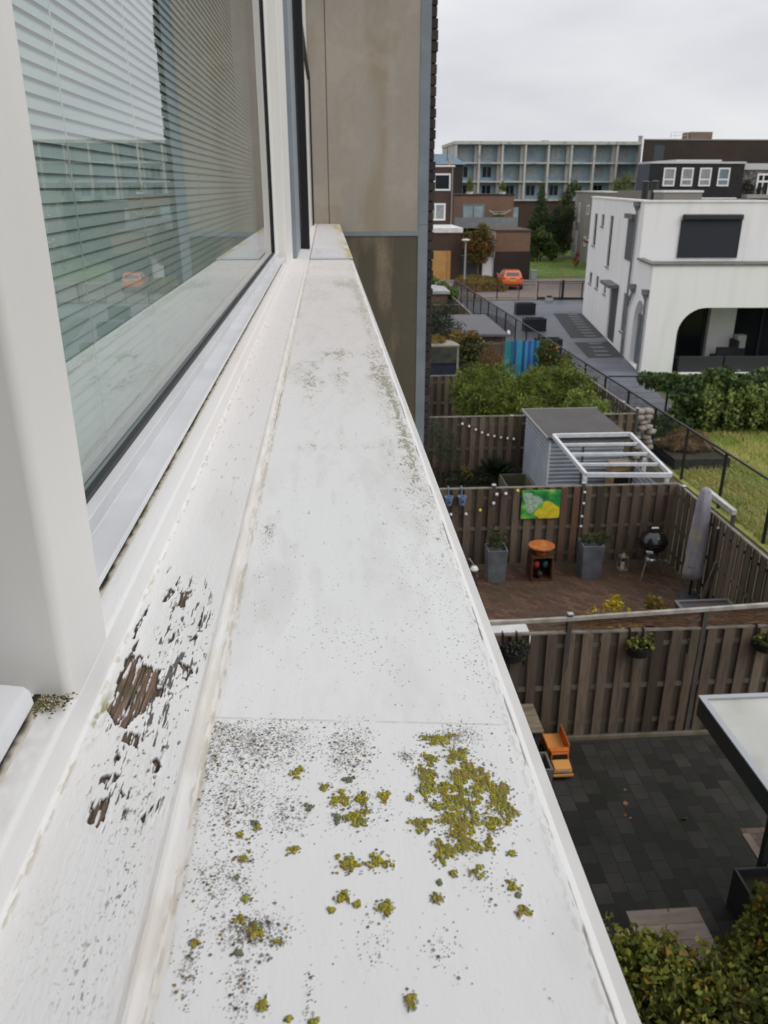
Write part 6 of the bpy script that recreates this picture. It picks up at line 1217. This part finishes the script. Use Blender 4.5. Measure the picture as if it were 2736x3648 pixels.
fs += [tuple(range(10)), tuple(reversed(range(60, 70)))]; mb.add(vs, fs).build('body', m_car, t, bevel=.04, segs=3)
rings = [[(.76, .06, .95), (.60, .42, 1.43)], [(.76, 1.3, .97), (.62, 1.15, 1.50)], [(.76, 3.0, .95), (.58, 2.05, 1.44)]]
mb = MB(); vs = []
for rg in rings: vs += [rg[0], rg[1], (-rg[1][0], *rg[1][1:]), (-rg[0][0], *rg[0][1:])]
mb.add(vs, [(0, 1, 2, 3), (0, 4, 5, 1), (1, 5, 6, 2), (2, 6, 7, 3), (4, 8, 9, 5), (5, 9, 10, 6), (6, 10, 11, 7), (8, 11, 10, 9)]).build('roof', m_car, t, bevel=.05, segs=3)
MB().quad((-.56, .115, 1.02), (.56, .115, 1.02), (.49, .335, 1.34), (-.49, .335, 1.34)).build('rear_window', m_glassc, t)
MB().quad((-.68, 2.80, 1.03), (.68, 2.80, 1.03), (.54, 2.13, 1.40), (-.54, 2.13, 1.40)).build('windscreen', m_glassc, t)
for s_ in (-1, 1):
    MB().quad((s_*.757, .42, 1.02), (s_*.757, 2.55, 1.02), (s_*.632, 1.95, 1.39), (s_*.642, .58, 1.39)).build('side_window', m_glassc, t)
    MB().add([(s_*.50, -.012, .80), (s_*.765, .03, .80), (s_*.745, .03, 1.0), (s_*.60, .02, .97), (s_*.50, .3, .80), (s_*.75, .3, .80), (s_*.74, .3, 1.0), (s_*.6, .3, .97)], [(0, 1, 2, 3), (7, 6, 5, 4), (0, 4, 5, 1), (1, 5, 6, 2), (2, 6, 7, 3), (3, 7, 4, 0)]).build('tail_light', m_lamp, t)
    mi = MB().obox((s_*.93, 2.45, 1.02), (.18, .10, .13)).build('mirror', m_car, t, bevel=.03)
    for y in (.66, 3.12): wl = MB().cyl((s_*.68, y, .31), (s_*.875, y, .31), .31, n=22).build('wheel', m_tyre, t); MB().cyl((s_*.876, y, .31), (s_*.882, y, .31), .19, n=14).build('rim', m_galv, wl)
MB().box((-.24, -.028, .70), (.24, -.012, .81)).build('number_plate', m_plate, t); MB().box((-.74, -.03, .36), (.74, .02, .46)).build('bumper_strip', m_iron, t); MB().box((-.2, -.016, .90), (.2, .04, .925)).build('wiper', m_iron, t)
t.location = (14.75, 65.6, 0); t.rotation_euler = (0, 0, radians(-5)); ORG[t] = Vector(t.location)
t = thing('street_lamp', 'grey street lamp post with a flat pale head beside the red maple', 'street lamp', (11.35, 68.6, 0)); MB().cyl((11.35, 68.6, 0), (11.35, 68.6, 3.5), .075, .055).build('pole', M('grey pole', (.30, .31, .31), .6), t); MB().cyl((11.35, 68.6, 0), (11.35, 68.6, .7), .1).build('base_sleeve', M('grey pole base', (.26, .27, .27), .6), t)
MB().lathe((11.35, 68.6, 3.5), [(.06, 0), (.30, .10), (.36, .16), (.30, .22), (.05, .26)], 18).build('lamp_head', M('pale lamp head', (.48, .48, .46), .4), t)
m_maple = leaf_mat('autumn maple leaves', [(.26, .07, .022), (.20, .09, .02), (.10, .10, .02), (.30, .085, .03), (.13, .09, .02), (.17, .06, .02)], clump=(.085, .095, .018), cscale=.7)
tree('maple_tree', 'small maple with rusty red and green leaves beside the street lamp', (13.1, 72.2), 3.0, .07, [(13.1, 72.2, 2.7, 1.1, 1.0, 1.1), (13.3, 72.2, 3.9, .8, .7, .8), (12.2, 72.2, 3.3, .7, .6, .8), (13.9, 72.2, 3.0, .7, .6, .9), (12.9, 72.2, 1.9, .9, .8, .5), (13.5, 72.2, 4.4, .3, .3, .4), (12.0, 72.3, 3.9, .3, .3, .3)], 5200, .17, m_maple, 61, trunk=M('pale bark', (.16, .12, .09), .9), asp=.7, shell=.2)
t = thing('low_hedge', 'low orange brown ground cover bed along the street below the maple', 'hedge', (12.6, 69, 0)); foliage('leaves', leaf_mat('russet cover', [(.24, .13, .025), (.30, .16, .03), (.17, .12, .025), (.10, .10, .02)], clump=(.12, .11, .025), cscale=.5), t, [(11.6+.55*(k % 5), 65.3+1.5*(k//5), .28, .55, 1.0, .36) for k in range(25)], 6000, .16, 62, shell=.6, asp=.6)
m_con = leaf_mat('dark conifer', [(.04, .07, .022), (.06, .095, .03), (.08, .115, .038), (.05, .08, .025)], clump=(.03, .052, .018), cscale=.5)
tree('conifer', 'tall dark conical tree in front of the brown brick base', (24.6, 97), 7.2, .14, [(24.6, 97, 1.5+.75*k, 1.55*(1-k/9.5)+.1, 1.4*(1-k/9.5)+.1, .8) for k in range(9)]+[(23.6, 96.7, 3.6, .6, .6, .8), (25.5, 96.8, 4.3, .6, .6, .8)], 7500, .26, m_con, 63, asp=.35, shell=.3)
tree('willow_tree', 'grey green willow between the dark conical tree and the grey house', (26.9, 97.5), 5.2, .12, [(26.6, 97.5, 4.2, .9, .9, 1.5), (27.3, 97.5, 3.0, 1.2, 1, 1.7), (26.2, 97, 2.2, .9, .8, 1.4), (28.1, 97.6, 4.6, .8, .8, 1.2), (27.6, 97, 1.4, 1.1, .9, 1.2)], 7500, .26, leaf_mat('willow leaves', [(.045, .07, .022), (.065, .09, .03), (.08, .105, .04), (.05, .075, .025)], clump=(.03, .05, .018), cscale=.6), 64, asp=.25, shell=.3)
tree('tall_bush', 'rounded mid green bush left of the conical tree at the lawn edge', (23.6, 92), 2.4, .08, [(23.4, 92, 2.4, 1.0, .9, 1.1), (24.3, 92, 1.7, .9, .8, 1.1), (22.9, 92, 1.3, .7, .7, 1.0), (24.9, 91.8, 1.0, .8, .7, .8)], 5200, .22, leaf_mat('bush green', [(.06, .095, .02), (.09, .13, .03), (.11, .15, .035)], clump=(.045, .075, .018), cscale=.7), 65, asp=.6)
tree('roof_tree', 'thin green tree rising above the white house roof in front of the blue panels', (31.2, 90), 8.0, .09, [(31.2, 90, 7.4, 1.1, .8, .9), (31.8, 90, 8.3, .7, .6, .7), (30.7, 90, 8.0, .5, .5, .5)], 1500, .22, leaf_mat('thin leaves', [(.07, .10, .03), (.11, .14, .04), (.15, .17, .06)]), 66, asp=.4, shell=.2)
tree('poplar', 'loose yellow green tree between the willow and the blue panels', (29.6, 104), 8.0, .11, [(29.6, 104, 6.6, .8, .7, 1.2), (30.3, 104, 7.6, .7, .6, .9), (29.2, 104, 5.2, .9, .7, 1.3), (30.3, 104, 4.0, 1.0, .9, 1.6)], 3600, .24, leaf_mat('loose leaves', [(.06, .085, .025), (.09, .12, .035), (.12, .14, .045)], clump=(.045, .065, .02)), 67, asp=.4, shell=.2)
